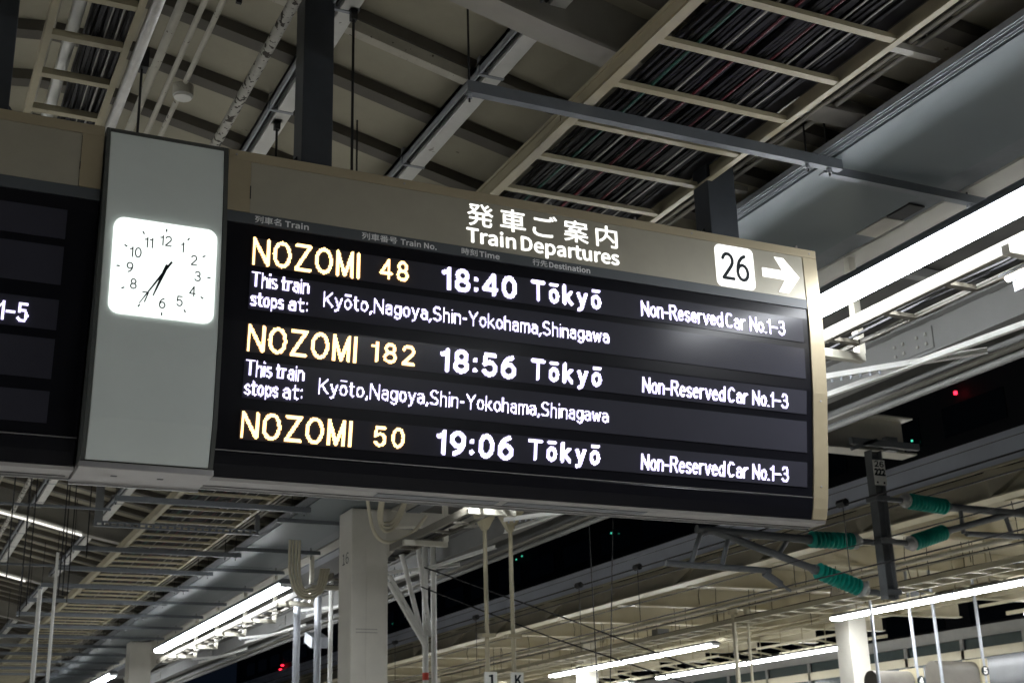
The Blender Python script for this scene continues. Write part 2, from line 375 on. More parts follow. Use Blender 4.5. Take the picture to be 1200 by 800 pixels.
# rust-stained angle under the purlin left of the near girder
L = lambda y, dz, a=1.45, b=2.86: [(a+(b-a)*i/8, y, zr(a+(b-a)*i/8)+dz) for i in range(9)]
MB().strip(L(6.39,-0.155), L(6.39,-0.148), L(6.45,-0.155), L(6.45,-0.148)).strip(L(6.382,-0.155), L(6.382,-0.080), L(6.389,-0.155), L(6.389,-0.080)).build('tie_angle', M['pipe'], roof)

# white cable raceways hung under the purlins
def raceway(x, y0, y1, label, joints, w=0.155, dz=0):
    z = zr(x)-0.13+dz
    t = thing('cable_raceway', (x, y0, z), label, 'raceway', 'raceways under the purlins')
    MB().box(x-w*0.15, x+w*0.5, y0, y1, z-0.055, z+0.0).build('cover', M['white'], t, bevel=0.004)
    MB().box(x-w*0.5, x-w*0.42, y0, y1, z-0.055, z+0.02).box(x-w*0.5, x-w*0.15, y0, y1, z-0.012, z+0.02).build('channel', M['galv'], t)
    MB().box(x-w*0.30, x-w*0.22, y0, y1, z-0.045, z-0.012).build('cable', M['cable'], t)
    y = y0+0.7
    while y < min(y1, 30):
        MB().box(x-w*0.55, x+w*0.53, y-0.012, y+0.012, z-0.06, z+0.002).box(x-w*.5, x+w*.5, y-0.02, y+0.02, z+0.005, z+0.06).build('clamp', M['galv'], t); y += joints
    return t
raceway(2.93, 3.0, 55, 'white covered cable raceway ending over the left end of the grey crossbar', 1.26)
raceway(2.02, 3.0, 55, 'white covered cable raceway passing behind the left dark hanger post', 1.26)

# ------------------------------------------------------------------ pipes under the roof
def pipe(x, z, r, y0, y1, m, label, cat='pipe', name='pipe'):
    o = MB().tube([(x, y0, z), (x, (y0+y1)/2, z), (x, y1, z)], r, 14).build(name, m, smooth=True)
    tag(o, label, cat); return o
pipe(1.145, 5.70, 0.026, 3, 40, M['pipe'], 'thickest of the three parallel cream pipes above the clock, leftmost')
pipe(1.255, 5.70, 0.017, 3, 40, M['pipe'], 'thin cream pipe in the middle of the three above the clock')
c3 = thing('conduit', (1.345, 3, 5.70), 'thin cream conduit with a round junction box halfway, right of two plain pipes', 'conduit')
MB().tube([(1.345, 3, 5.70), (1.345, 40, 5.70)], 0.0165, 12).build('pipe', M['pipe'], c3, True)
jb = MB().tube([(1.345, 7.22, 5.635), (1.345, 7.22, 5.70)], 0.062, 24).build('junction_box', M['pipe'], c3, True)
MB().tube([(1.345, 7.22, 5.618), (1.345, 7.22, 5.634)], [0.052, 0.058], 24).build('cover', M['plate'], jb, True)
pipe(1.70, 5.70, 0.033, 3, 40, M['rusty'], 'white pipe with badly flaking black-spotted paint above the clock')
o = thing('pipe_hanger', (1.25, 6.1, 5.78), 'black clamp bracket across the three cream pipes at the top edge', 'bracket')
MB().box(1.08, 1.42, 6.08, 6.13, 5.73, 5.77).build('plate', M['black'], o)
MB().bar((1.40, 6.10, 5.62), (1.41, 6.10, 5.77), 0.02, 0.03).bar((1.12, 6.10, 5.77), (1.12, 6.10, 6.1), 0.012, 0.012).build('hook', M['black'], o)

# ------------------------------------------------------------------ cable trays
def tray(xl, xr, z, y0, y1, sp, yfirst, m, label, wl=0.14, wr=0.04, h=0.10, rw=0.045, rh=0.032):
    t = thing('cable_tray', (xl, y0, z), label, 'cable tray')
    # left rail: web set back over a bottom flange, like the rolled channel it is
    r = MB().box(xl, xl+wl, y0, y1, z, z+0.008).box(xl, xl+0.006, y0, y1, z+0.008, z+h)
    if h > .09: r.box(xl-.010, xl-0.0005, y0, y1, z+h-.022, z+h).box(xl-.005, xl-.0005, y0, y1, z+.018, z+.030).box(xl-.008, xl-.0005, y0, y1, z+.0, z+.010)
    r.build('side_rail', m, t)
    MB().box(xr-wr, xr, y0, y1, z, z+0.012).box(xr-0.012, xr, y0, y1, z+0.012, z+(h if h > .09 else h*.5)).build('side_rail', m, t)
    rg = MB().box(xl+wl-0.001, xr-wr+0.001, -rw/2, rw/2, z+0.004, z+rh).mesh('rung', m)
    y = yfirst; n = 0
    while y < y1 and n < 290:
        inst(rg, 'rung', t, (0, y, 0)); y += sp; n += 1
    return t
tw = tray(3.205, 4.40, 5.15, 1.5, 62, 0.4615, 2.14, M['cream'], 'wide cream ladder tray packed with dark cables, running over the departure board', wl=0.055, h=0.105)
y = 6.05
while y < 40:    # splice plates on the outer face of the left rail
    MB().box(3.199, 3.2045, y-0.16, y+0.16, 5.182, 5.228).build('splice_plate', M['cream'], tw); y += 3.0
t1 = tray(0.455, 0.875, 5.28, 1.5, 45, 0.408, 5.02-0.408*8, M['cream'], 'narrow cream ladder tray at top left above the dark board', wl=0.035, wr=0.035, h=0.07, rw=0.045, rh=0.04)
o = pipe(0.925, 5.29, 0.030, 2, 45, M['foil'], 'crinkled foil-wrapped silver pipe along the right side of the narrow tray')
o = pipe(0.60, 5.42, 0.034, 2, 45, M['white'], 'smooth white pipe lying inside the narrow tray at top left')
o = pipe(0.50, 5.40, 0.016, 2, 45, M['pipe'], 'thin pale pipe against the left rail of the narrow tray')
def cables(x0, x1, z0, y0, y1, n, step, seed, r=(0.007, 0.013), layers=3):
    rnd = random.Random(seed); m = MB()
    for i in range(n):
        x = x0+(x1-x0)*(i+rnd.random()*0.8)/n; z = z0+rnd.random()*0.018*layers; R = rnd.uniform(*r)
        pts = []; y = y0; dx = 0
        while y < y1:
            dx += rnd.uniform(-.026, .026); dx *= 0.85
            pts.append((x+dx, y, z+rnd.uniform(-.012, .010))); y += step*rnd.uniform(.8, 1.2)
        m.tube(pts, R, 5, caps=False)
    return m
o = cables(3.43, 4.22, 5.200, 1.5, 45, 95, 0.6, 3).build('cable_bundle', M['cable'], smooth=True); tag(o, 'mass of dark cables lying in the wide tray', 'cables', kind='stuff')
o = cables(3.46, 4.20, 5.200, 1.5, 45, 8, 0.6, 31).build('cable_bundle', M['cablegrey'], smooth=True); tag(o, 'scattered grey cables among the dark ones in the wide tray', 'cables', kind='stuff')
MB().box(3.40, 4.385, 1.5, 60, 5.262, 5.27).build('tray_cover', M['cable'], tw)
o = cables(0.66, 0.86, 5.33, 1.5, 42, 26, 0.6, 4).build('cable_bundle', M['cable'], smooth=True); tag(o, 'mass of dark cables in the narrow tray at top left', 'cables', kind='stuff')
MB().box(0.655, 0.865, 1.5, 45, 5.385, 5.39).build('tray_cover', M['dark'], t1)
for x, z, r, m, lab in ((3.475, 5.188, 0.009, 'cablegreen', 'dark green cable near the left rail of the wide tray'),
                        (3.63, 5.186, 0.006, 'cablewhite', 'thin white cable left of the red one in the wide tray'),
                        (3.66+0.08, 5.187, 0.008, 'cablered', 'red cable in the wide tray close to the thin white one'),
                        (3.93, 5.187, 0.006, 'cablered', 'thin red cable in the middle of the wide tray'),
                        (4.03, 5.186, 0.005, 'cablewhite', 'thin white cable right of the middle of the wide tray'),
                        (4.14, 5.186, 0.005, 'cablewhite', 'thin white cable nearest the right rail of the wide tray'),
                        (0.80, 5.325, 0.006, 'cablewhite', 'right one of two thin white cables in the narrow tray'),
                        (0.745, 5.325, 0.004, 'cablewhite', 'left one of two thin white cables in the narrow tray')):
    rnd = random.Random(lab); pts = []; y = 1.5; dx = 0
    while y < 40: dx = dx*0.8+rnd.uniform(-.008, .008); pts.append((x+dx, y, z)); y += 0.7
    o = MB().tube(pts, r, 6, caps=False).build('cable', M[m], smooth=True); tag(o, lab, 'cable')

# dark cavity to the right of the wide tray: deck and pipes
pc = thing('pipe_rack', (4.6, 2, 5.3), 'dark brown pipes and brackets in the gap between wide tray and blue-grey soffit', 'pipes')
for x, z, r in ((4.50,5.34,0.030),(4.58,5.36,0.022),(4.66,5.34,0.026),(4.73,5.33,0.016),(4.60,5.28,0.012)):
    MB().tube([(x,1.5,z),(x,50,z)], r, 10).build('pipe', M['dark'] if r > .02 else M['girder'], pc, True)
for k in range(24):
    y = 4.6+1.77*k
    MB().box(4.42, 4.80, y-0.025, y+0.025, 5.225, 5.262).build('bracket', M['girder'], pc)
    MB().bar((4.44, y, 5.24), (4.78, y+0.05, 5.40), 0.02, 0.03).build('bracket', M['dark'], pc)
for x, lab in ((4.775, 'left bright galvanised strut along the left edge of the blue-grey soffit'), (4.835, 'right bright galvanised strut along the left edge of the blue-grey soffit')):
    o = MB().box(x-0.014, x+0.014, 1.5, 52, 5.14, 5.165).box(x-0.014, x-0.010, 1.5, 52, 5.125, 5.14).box(x+0.010, x+0.014, 1.5, 52, 5.125, 5.14).build('strut_channel', M['galv']); tag(o, lab, 'strut')

# blue-grey sheet soffit in panels between the crossbars
sf = thing('soffit', (5.3, 2, 5.14), 'smooth blue-grey sheet metal soffit in long panels right of the wide tray', 'soffit')
pm = MB().box(4.88, 5.745, 0.0, 1.894, 5.13, 5.145).box(4.88, 4.90, 0.0, 1.894, 5.145, 5.20).box(5.725, 5.745, 0.0, 1.894, 5.145, 5.20).mesh('panel', M['soffit'])
for k in range(-2, 27): inst(pm, 'panel', sf, (0, 5.70+1.9*k+0.003, random.uniform(-.002, .002)))
o = MB().box(5.757, 5.985, 1, 52, 5.165, 5.18).build('soffit_strip', M['angle']); tag(o, 'narrow grey soffit strip right of the blue-grey panels', 'soffit')
o = MB().box(5.99, 6.20, 1, 52, 5.15, 5.17).build('soffit_strip', M['girder']); tag(o, 'pale worn soffit strip between grey strip and lamp row', 'soffit')
o = MB().box(6.21, 6.40, 1, 52, 5.135, 5.21).build('soffit_strip', M['angle']); tag(o, 'blue-grey edge channel just above the long lamp row', 'channel')
o = thing('access_hatch', (5.85, 6.6, 5.16), 'small pale square hatch cover beside a dark opening in the soffit strip', 'hatch')
MB().box(5.79, 5.96, 6.21, 6.50, 5.148, 5.163).build('cover', M['beigesoffit'], o)
MB().box(5.80, 5.93, 5.98, 6.20, 5.150, 5.163).build('opening', M['black'], o)

# ------------------------------------------------------------------ grey crossbars hung under trays and soffit
def crossbar(x0, x1, y, h, rods, lab, grp):
    t = thing('crossbar', ((x0+x1)/2, y, 5.08), lab, 'crossbar', grp)
    MB().box(x0, x1, y, y+0.006, 5.065, 5.065+h).box(x0, x1, y+0.006, y+0.05, 5.065, 5.072).build('bar', M['angle'], t)
    for x, zt in rods:
        r = MB().tube([(x, y+.03, 4.99 if x > 6 else 5.02), (x, y+.03, zt)], 0.006, 8).build('rod', M['black'], t)
        MB().tube([(x, y+.03, 5.040), (x, y+.03, 5.064)], 0.016, 6).build('nut', M['galv'], r)
    return t
ca = crossbar(2.50, 4.94, 5.59, .067, ((2.52, zr(2.52)-.05), (4.70, 5.4), (4.86, 5.4)), 'grey steel crossbar hung under the wide cable tray in front of the departure board', 'grey crossbars under the trays')
cbr = crossbar(4.86, 6.16, 5.665, .055, ((6.02, 5.30),), 'short grey crossbar under the blue-grey soffit ending beside the long bright lamp', 'short crossbars under the soffit')
for k, y in enumerate((7.4, 9.2, 11.0, 12.8, 14.6)):
    copy_thing(ca, (0, y-5.59, 0), 'grey steel crossbar hidden behind the departure board, %s to it' % ORD[k])
    copy_thing(cbr, (0, y-5.59, 0), 'short soffit crossbar hidden behind the departure board, %s to it' % ORD[k])
for k, y in enumerate((16.2, 19.7, 21.5, 23.3, 25.1, 27.0, 28.9, 30.7, 32.5, 34.3, 36.1, 37.9, 39.7)):
    copy_thing(ca, (-.01, y-5.59, 0), 'long grey crossbar under the wide tray, %s of those seen below the boards' % ORD[k])
for k, y in enumerate((16.9, 19.15, 21.05, 23.0, 24.9, 26.8, 28.7, 30.6, 32.5, 34.4, 36.3, 38.2, 40.1)):
    copy_thing(cbr, (-.17, y-5.665, 0), 'short grey crossbar under the soffit, %s of those seen below the boards' % ORD[k])
ph = thing('slotted_hanger', (3.5, 17.55, 5.0), 'slotted steel hanger channel with an upright, under the wide tray below the clock', 'hanger')
for a, b in ((5.0, 5.018), (5.052, 5.07)): MB().box(2.46, 4.62, 17.52, 17.56, a, b).build('rail', M['angle'], ph)
for k in range(24): MB().box(2.46+.092*k, 2.49+.092*k, 17.522, 17.558, 5.0185, 5.0515).build('web_tab', M['angle'], ph)
MB().box(2.46, 2.56, 17.52, 17.56, 5.0705, 5.9).build('upright', M['mast'], ph); MB().box(4.56, 4.62, 17.52, 17.56, 5.0705, 5.4).build('upright', M['mast'], ph)

# ------------------------------------------------------------------ lamp row over the platform edge
def lamp_fixture(x, y0, y1, z, lab, w=0.17, lm='lamp', cat='light', grp='strip lights along the platform edge', tw_=0.20, trough=True):
    t = thing('strip_light', (x, y0, z), lab, cat, grp)
    n = max(1, round((y1-y0)/1.25)); dy = (y1-y0)/n
    if trough:
        MB().prism([(x-tw_/2-.02, z+0.058), (x-tw_/2-.02, z+0.075), (x-0.07, z+0.13), (x+0.07, z+0.13), (x+tw_/2+.02, z+0.075), (x+tw_/2+.02, z+0.058)], 'y', y0, y1).build('housing', M['angle'], t)
        for yy in (y0, y1-0.012): MB().box(x-tw_/2, x+tw_/2, yy, yy+0.012, z+0.0, z+0.057).build('end_cap', M['trough'], t)
    for k in range(n):
        a = y0+dy*k+0.004; b = y0+dy*(k+1)-0.004
        MB().prism([(x-tw_/2, z+0.055), (x-tw_/2, z+0.02), (x-tw_/3, z), (x+tw_/3, z), (x+tw_/2, z+0.02), (x+tw_/2, z+0.055)], 'y', a, b).build('tube', M[lm], t)
    return t
for i, (a, b, lab) in enumerate(((3.6, 8.6, 'long bright strip light at the right edge of the view, nearest of the row'),
                                 (8.605, 12.9, 'strip light of the platform row hidden behind the departure board'),
                                 (19.4, 23.15, 'strip light left of pillar 16, its right end under the looped conduits'),
                                 (23.2, 28.8, 'strip light ending at the lower left, second beyond pillar 16'),
                                 (34.4, 38.2, 'short piece of strip light at the bottom edge, far left'),
                                 (38.25, 42.0, 'farthest strip light of the row beyond the second pillar'))):
    lamp_fixture(5.545, a, b, 4.6, lab)
    if a < 12 or a > 19:
        pass
# left-hand row assumed by symmetry, unseen; its stretches kept to light the roof
for i, (a, b) in enumerate(((4.4, 8.1), (8.2, 11.9), (19.4, 23.1), (23.2, 27.0), (32.0, 36.0))):
    lamp_fixture(-4.1, a, b, 4.3, 'assumed strip light over the far left platform edge, outside the view, %s' % ('first','second','third','fourth','fifth','sixth','seventh','eighth')[i])
for i, (a, b) in enumerate(((-6.6, -3.1), (-3.0, 0.5))):  # added unseen lamps behind the viewpoint, kept as fill for the board front
    lamp_fixture(5.545, a, b, 4.6, 'added unseen fill lamp over the right platform edge behind the viewpoint, %s' % ('first','second','third')[i])

# square-tube brackets below the lamps and the slim tray lying on them
def edge_bracket(y, lab):
    t = thing('tray_bracket', (5.7, y, 4.4), lab, 'bracket', 'square tube brackets carrying the slim tray')
    MB().box(5.47, 6.02, y-0.03, y+0.03, 4.355, 4.415).build('arm', M['bracket'], t, bevel=0.004)
    MB().box(5.70+.27, 5.757+.27+0.0, y-0.028, y+0.028, 4.416, 5.13).build('upright', M['bracket'], t)
    return t
eb = edge_bracket(4.96, 'pale square tube bracket at the right edge of the view beside the nearest lamp')
for yy, lab in ((6.84, 'pale bracket arm sticking out beyond the right frame of the departure board'),
                (8.72, 'bracket hidden behind the board, nearest to it'), (10.6, 'bracket hidden behind the middle of the board'),
                (12.46, 'brightly lit bracket arm just below the bottom edge of the departure board'),
                (14.32, 'L-shaped cream bracket right of pillar 16 holding the slim tray end'),
                (17.9, 'L-shaped cream bracket just beyond pillar 16 under the conduit loops'),
                (19.6, 'white bracket arm under the lamp, directly left of pillar 16'), (21.62, 'white bracket arm under the lamp, second left of pillar 16'),
                (23.55, 'white bracket arm under the lamp, third left of pillar 16'), (25.65, 'white bracket arm under the lamp, fourth left of pillar 16'),
                (27.4, 'white bracket arm under the left end of the lamp, fifth left of pillar 16'),
                (32.5, 'far bracket arm between the two lower left lamps'), (34.5, 'far bracket arm at the bottom edge lamp')):
    copy_thing(eb, (0, yy-4.96, 0), lab)
def slim(y0, y1, lab, n_first):
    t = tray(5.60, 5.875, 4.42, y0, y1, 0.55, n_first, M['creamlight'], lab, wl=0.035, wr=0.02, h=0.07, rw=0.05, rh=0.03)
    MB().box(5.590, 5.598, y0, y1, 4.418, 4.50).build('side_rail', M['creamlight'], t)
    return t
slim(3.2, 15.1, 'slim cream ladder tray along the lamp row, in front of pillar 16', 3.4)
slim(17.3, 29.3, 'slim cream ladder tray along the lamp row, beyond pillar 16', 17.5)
o = cables(5.68, 5.80, 4.46, 2, 15, 5, 0.5, 9).build('cable_bundle', M['cable'], smooth=True); tag(o, 'few dark cables in the slim tray before pillar 16', 'cables', kind='stuff')
o = cables(5.68, 5.80, 4.46, 17.3, 29, 5, 0.5, 10).build('cable_bundle', M['cable'], smooth=True); tag(o, 'few dark cables in the slim tray beyond pillar 16', 'cables', kind='stuff')
t = thing('small_lamp', (5.9, 5.2, 4.42), 'small white lamp with a metal bracket at the right edge under the tray', 'light')
MB().prism([(5.87, 4.41), (5.89, 4.395), (5.91, 4.41), (5.91, 4.43), (5.87, 4.43)], 'y', 4.6, 5.36).build('tube', M['lampwarm'], t)
MB().box(5.86, 5.99, 4.6, 5.40, 4.432, 4.445).build('housing', M['galv'], t)
MB().box(6.02, 6.03, 5.30, 5.44, 4.38, 4.465).tube([(6.03, 5.37, 4.41), (6.035, 5.37, 4.41)], 0.012, 10).build('mounting_plate', M['galv'], t)

# ------------------------------------------------------------------ beams between the lamp row and the platform edge
eb1 = thing('edge_beam', (7.3, 2, 4.8), 'grey painted steel beam right of the slim tray, seen from below', 'beam')
MB().box(7.29, 7.305, 1, 60, 4.77, 5.03).build('web', M['greydeck'], eb1)
MB().box(7.22, 7.38, 1, 60, 4.752, 4.769).build('flange', M['greydeck'], eb1)
MB().box(7.20, 7.28, 1, 60, 5.031, 5.045).build('flange', M['greydeck'], eb1)
for k in range(6):
    y = 7.7+6*k
    pl = MB().box(7.278, 7.289, y-0.25, y+0.25, 4.81, 4.99).build('splice_plate', M['greydeck'], eb1)
    for dy in (-.18, -.08, .08, .18):
        for z in (4.86, 4.94): MB().tube([(7.266, y+dy, z), (7.277, y+dy, z)], 0.014, 6).build('bolt', M['girder'], pl)
deck = thing('edge_deck', (7.2, 2, 4.9), 'grey roof deck between the two edge beams', 'roof deck')
MB().box(7.385, 7.58, 1, 60, 4.96, 4.98).build('sheet', M['greydeck'], deck)
for k in range(14):
    MB().box(6.45, 7.28, 2.6+4.2*k, 2.68+4.2*k, 5.07, 5.14).build('joist', M['greydeck'], deck)
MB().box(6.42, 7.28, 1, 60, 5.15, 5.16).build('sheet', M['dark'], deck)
fa = thing('edge_fascia', (7.6, 2, 4.7), 'long grey rolled fascia along the platform roof edge against the night sky', 'fascia')
MB().box(7.60, 7.63, 0.5, 62, 4.63, 5.35).build('sheet', M['greydeck'], fa)
MB().tube([(7.585, 0.5, 4.615), (7.585, 62, 4.615)], 0.028, 10).build('edge_roll', M['greydeck'], fa, True)
MB().box(7.50, 7.60, 0.5, 62, 4.66, 4.675).build('flange', M['girder'], fa)
MB().tube([(7.56, 0.5, 4.70), (7.56, 62, 4.70)], 0.016, 8).build('gutter_pipe', M['greydeck'], fa, True)
def xbrace(y, lab):
    t = thing('cross_brace', (7.2, y, 4.72), lab, 'brace', 'crossed angle braces under the edge deck')
    for (a, b, dz) in (((6.95, y+1.9), (7.28, y-1.2), 0), ((6.66, y+1.3), (7.42, y+.3), .016)):
        MB().bar((a[0], a[1], 4.64+dz), (b[0], b[1], 4.64+dz), 0.045, 0.006).bar((a[0], a[1], 4.665+dz), (b[0], b[1], 4.665+dz), 0.006, 0.042).build('angle', M['white'], t)
    for k in range(6):
        f = 0.05+0.06*k; MB().tube([(6.66+.76*f, y+1.3-1.0*f, 4.625), (6.66+.76*f, y+1.3-1.0*f, 4.652)], 0.010, 6).build('bolt', M['galv'], t)
    return t
xb = xbrace(6.75, 'crossed pale angle braces right of the departure board frame')
for k, yy in enumerate((12.8, 16.9, 21.1, 25.3, 29.5)): copy_thing(xb, (0, yy-6.75, 0), 'crossed pale angle braces under the roof edge, %s of those seen below the board' % ORD[k])

# ------------------------------------------------------------------ pillars
def pillar(y, lab):
    t = thing('pillar', (5.65, y, 0), lab, 'pillar', 'cream steel pillars on the platform')
    MB().box(5.41, 5.90, y, y+0.50, 0, 5.12).build('shaft', M['pillar'], t, bevel=0.015)
    MB().box(5.865, 5.897, y-0.006, y-0.0005, 0, 4.9).build('corner_strip', M['pillar'], t)
    MB().box(5.612, 5.618, y-0.006, y-0.0005, 0, 4.62).build('seam', M['pillar'], t)
    MB().box(5.48, 5.76, y-0.008, y-0.0005, 3.59, 3.60).box(5.48, 5.76, y-0.008, y-0.0005, 3.55, 3.56).build('joint_band', M['girder'], t)
    # arm carrying the edge beams
    MB().add([(5.9,y+.15,4.93),(7.58,y+.15,5.05),(7.58,y+.15,5.25),(5.9,y+.15,5.25),(5.9,y+.35,4.93),(7.58,y+.35,5.05),(7.58,y+.35,5.25),(5.9,y+.35,5.25)],
             [(0,1,2,3),(7,6,5,4),(0,4,5,1),(1,5,6,2),(2,6,7,3),(3,7,4,0)]).build('arm', M['pillar'], t)
    MB().prism([(5.9, 4.45), (6.35, 4.925), (5.9, 4.925)], 'y', y+.235, y+.255).build('gusset', M['pillar'], t)
    return t
p16 = pillar(16.0, 'cream square pillar numbered 16 standing below the departure board')
# number on the left face of the pillar
me = glyphs('16', INTER, 0.0)
for v in me.vertices: v.co = (5.4085, 16.37-(v.co.x)*0.72, 4.43+v.co.y*0.55)
me.materials.append(M['ink']); o = bpy.data.objects.new('number', me); C.objects.link(o); hang(o, p16)
for v in me.vertices: v.co.x = 5.4085
pillar(31.5, 'second cream pillar beyond number 16, cut by the bottom edge')

# conduits looping round the pillar heads
def hose(pts, r, lab, m='hose'):
    # smooth through the points (Catmull-Rom)
    P = [Vector(p) for p in pts]; P = [P[0]]+P+[P[-1]]; out = []
    for i in range(1, len(P)-2):
        for k in range(8):
            t = k/8; a, b, c, d = P[i-1], P[i], P[i+1], P[i+2]
            out.append(0.5*((2*b)+(c-a)*t+(2*a-5*b+4*c-d)*t*t+(3*b-a-3*c+d)*t*t*t))
    out.append(P[-2])
    o = MB().tube(out, r, 10).build('conduit', M[m], smooth=True); tag(o, lab, 'conduit', 'cream conduits looping round pillar 16')
for i in range(3):
    d = 0.055*i
    hose([(5.42+d*.3, 14.9, 5.10), (5.52+d*.4, 15.3, 4.86-d*.2), (5.68+d*.2, 15.5, 4.74+d), (5.84-d*.3, 15.5, 4.84+d*.5), (5.90-d*.3, 15.3, 5.12)], 0.018,
         'cream flexible conduit looping in front of the top of pillar 16, %s of three' % ('lowest', 'middle', 'highest')[i])
hose([(5.30, 15.1, 5.05), (5.50, 15.4, 4.70), (5.75, 15.5, 4.60), (6.05, 15.5, 4.75), (6.20, 15.4, 4.95)], 0.022, 'single wide cream conduit sagging across the face of pillar 16')
for i in range(4):
    d = 0.045*i
    hose([(5.04+d, 17.5, 4.95), (5.05+d, 17.5, 4.50), (5.15+d*.7, 17.5, 4.24+d*.4), (5.34, 17.5, 4.17+d), (5.52-d*.6, 17.5, 4.30+d*.3), (5.60-d*.8, 17.5, 4.58)], 0.018,
         'cream conduit of the hanging U-shaped loop left of pillar 16, %s of four' % ('outermost', 'second from outside', 'third from outside', 'innermost')[i])

# ------------------------------------------------------------------ poles beyond the pillar
fp = thing('drain_pipes', (7.1, 17.6, 0), 'cluster of white downpipes with four slanting branches right of pillar 16', 'pipes')
for x in (7.05, 7.18): 
    MB().tube([(x, 17.6, 0), (x, 17.6, 4.98)], 0.042, 12).build('downpipe', M['white'], fp, True)
    MB().tube([(x, 17.6, 3.12), (x, 17.6, 3.22)], 0.046, 12).build('red_band', M['redtape'], fp, True) if x < 7.1 else None
for a, b in (((6.47,4.43),(7.03,3.58)),((6.47,4.53),(6.99,3.72)),((6.66,4.83),(6.97,3.77)),((6.91,4.93),(7.10,3.72))):
    MB().tube([(a[0], 17.5, a[1]), (b[0], 17.55, b[1])], 0.035, 12).build('branch', M['white'], fp, True)
def funnel_pole(x, lab):
    t = thing('hanging_pole', (x, 14.5, 0), lab, 'pole', 'cream poles with funnel brackets')
    MB().tube([(x, 14.5, 2.0), (x, 14.5, 4.62)], 0.026, 12).build('pole', M['cream'], t, True)
    MB().add([(x-.14,14.42,4.84),(x+.14,14.42,4.84),(x+.14,14.58,4.84),(x-.14,14.58,4.84),(x-.03,14.47,4.62),(x+.03,14.47,4.62),(x+.03,14.53,4.62),(x-.03,14.53,4.62)],
             [(0,1,2,3),(7,6,5,4),(0,4,5,1),(1,5,6,2),(2,6,7,3),(3,7,4,0)]).build('funnel_bracket', M['cream'], t)
    MB().box(x-.15, x+.15, 14.41, 14.59, 4.845, 5.0).build('head_box', M['cream'], t)
    MB().box(x-.09, x+.09, 14.44, 14.56, 3.35, 3.39).build('clamp', M['cream'], t)
    MB().box(x-.075, x+.075, 14.40, 14.45, 2.5, 2.945).build('sign_plate', M['plate'], t, bevel=.004)
    return t
f1 = funnel_pole(6.59, 'left cream hanging pole with funnel bracket and white plate at its foot'); f2 = funnel_pole(6.93, 'right cream hanging pole with funnel bracket and white plate at its foot')
for t, x, s in ((f1, 6.59, '1'), (f2, 6.93, 'K')):
    lettering('1' if s == '1' else 'K', x-.035, x+.045, 2.80, 2.91, M['ink'], t, lambda z: 14.399, 0.001, offset=.01)
for (x, y, z0, z1, r, lab) in ((1.92, 18, 0, 4.24, 0.028, 'bright white vertical pole at the far lower left'), (2.10, 18, 0, 4.72, 0.020, 'thin cream vertical pole right of the bright white one, lower left'),
                              (6.05, 20.5, 0, 4.6, 0.055, 'left one of two grey downpipes left of pillar 16'), (6.39, 20.5, 0, 4.65, 0.055, 'right one of two grey downpipes left of pillar 16'),
                              (6.60, 20.5, 0, 5.0, 0.035, 'slim dark downpipe close behind the left side of pillar 16')):
    o = MB().tube([(x, y, z0), (x, y, z1)], r, 14).build('pole', M['white'] if r < .05 else M['galv'], smooth=True); tag(o, lab, 'pole')
# thin hanger rods and wires low on the left
for i, (x, y, z0, z1) in enumerate(((1.93,16.2,3.9,5.7),(2.05,16.8,4.0,5.8),(2.18,17.4,4.0,5.8),(1.45,15.5,3.9,5.9),(1.60,16.3,3.8,5.9),(1.25,15.0,3.9,5.9),(2.32,17.0,4.5,5.7),(1.78,18.9,4.0,5.9))):
    o = MB().tube([(x, y, z0), (x+random.uniform(-.02,.02), y, z1)], 0.008, 6).build('hanger_rod', M['black'])
    tag(o, 'thin black hanger rod below the dark board at lower left, %s in height order' % ('first','second','third','fourth','fifth','sixth','seventh','eighth')[i], 'rod', 'thin black hanger rods at lower left')
for y, x0, x1, lab in ((16.5, 0.9, 2.5, 'thin grey rail hung under the clock between hanger rods, upper'), (19.0, 1.4, 2.4, 'thin grey rail hung between hanger rods, lower')):
    o = MB().box(x0, x1, y, y+.03, 5.0-.3*(y > 17), 5.03-.3*(y > 17)).build('rail', M['angle']); tag(o, lab, 'rail')
for (x0, x1, y, lab) in ((-1.2, 2.70, 20.42, 'added glowing strip standing for light on the cross girder flange at lower left, larger'), (-1.0, 2.45, 25.45, 'added glowing strip standing for light on the farther cross girder flange at lower left')):
    t = thing('girder_glow', (x0, y, zr(x0)-.4), lab, 'light')  # added glowing tube and backing imitate lamp light reflected along the flange
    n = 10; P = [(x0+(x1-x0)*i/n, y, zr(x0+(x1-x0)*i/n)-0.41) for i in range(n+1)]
    MB().tube(P, 0.016, 8).build('tube', M['flangeglow'], t, True)
    MB().tube([(a, b+.0, c+.045) for a, b, c in P], 0.02, 6).build('glow_backing', M['white'], t)
# rods from the raceway at the upper left
for (x, y, lab) in ((2.075, 6.2, 'long thin black rod reaching the board top right of the left hanger post'), (2.035, 7.62, 'short thin black rod with clamp left of the left hanger post')):
    t = thing('hanger_rod', (x, y, 4.7), lab, 'rod')
    MB().tube([(x, y, 4.72 if y < 7 else 4.8), (x, y, 5.84)], 0.008, 8).build('rod', M['black'], t)
    MB().box(x-.03, x+.03, y-.04, y+.04, 5.80, 5.90).box(x-.018, x+.018, y-.02, y+.02, 5.74, 5.80).build('clamp', M['black'], t)
t = thing('hanger_rod', (0.97, 7.0, 4.7), 'thin black rod with cable tie beside the foil-wrapped pipe', 'rod')
MB().tube([(1.00, 6.6, 4.7), (1.00, 6.6, 5.42)], 0.007, 8).build('rod', M['black'], t); MB().box(0.985, 1.03, 6.56, 6.64, 5.40, 5.52).build('clamp', M['black'], t)

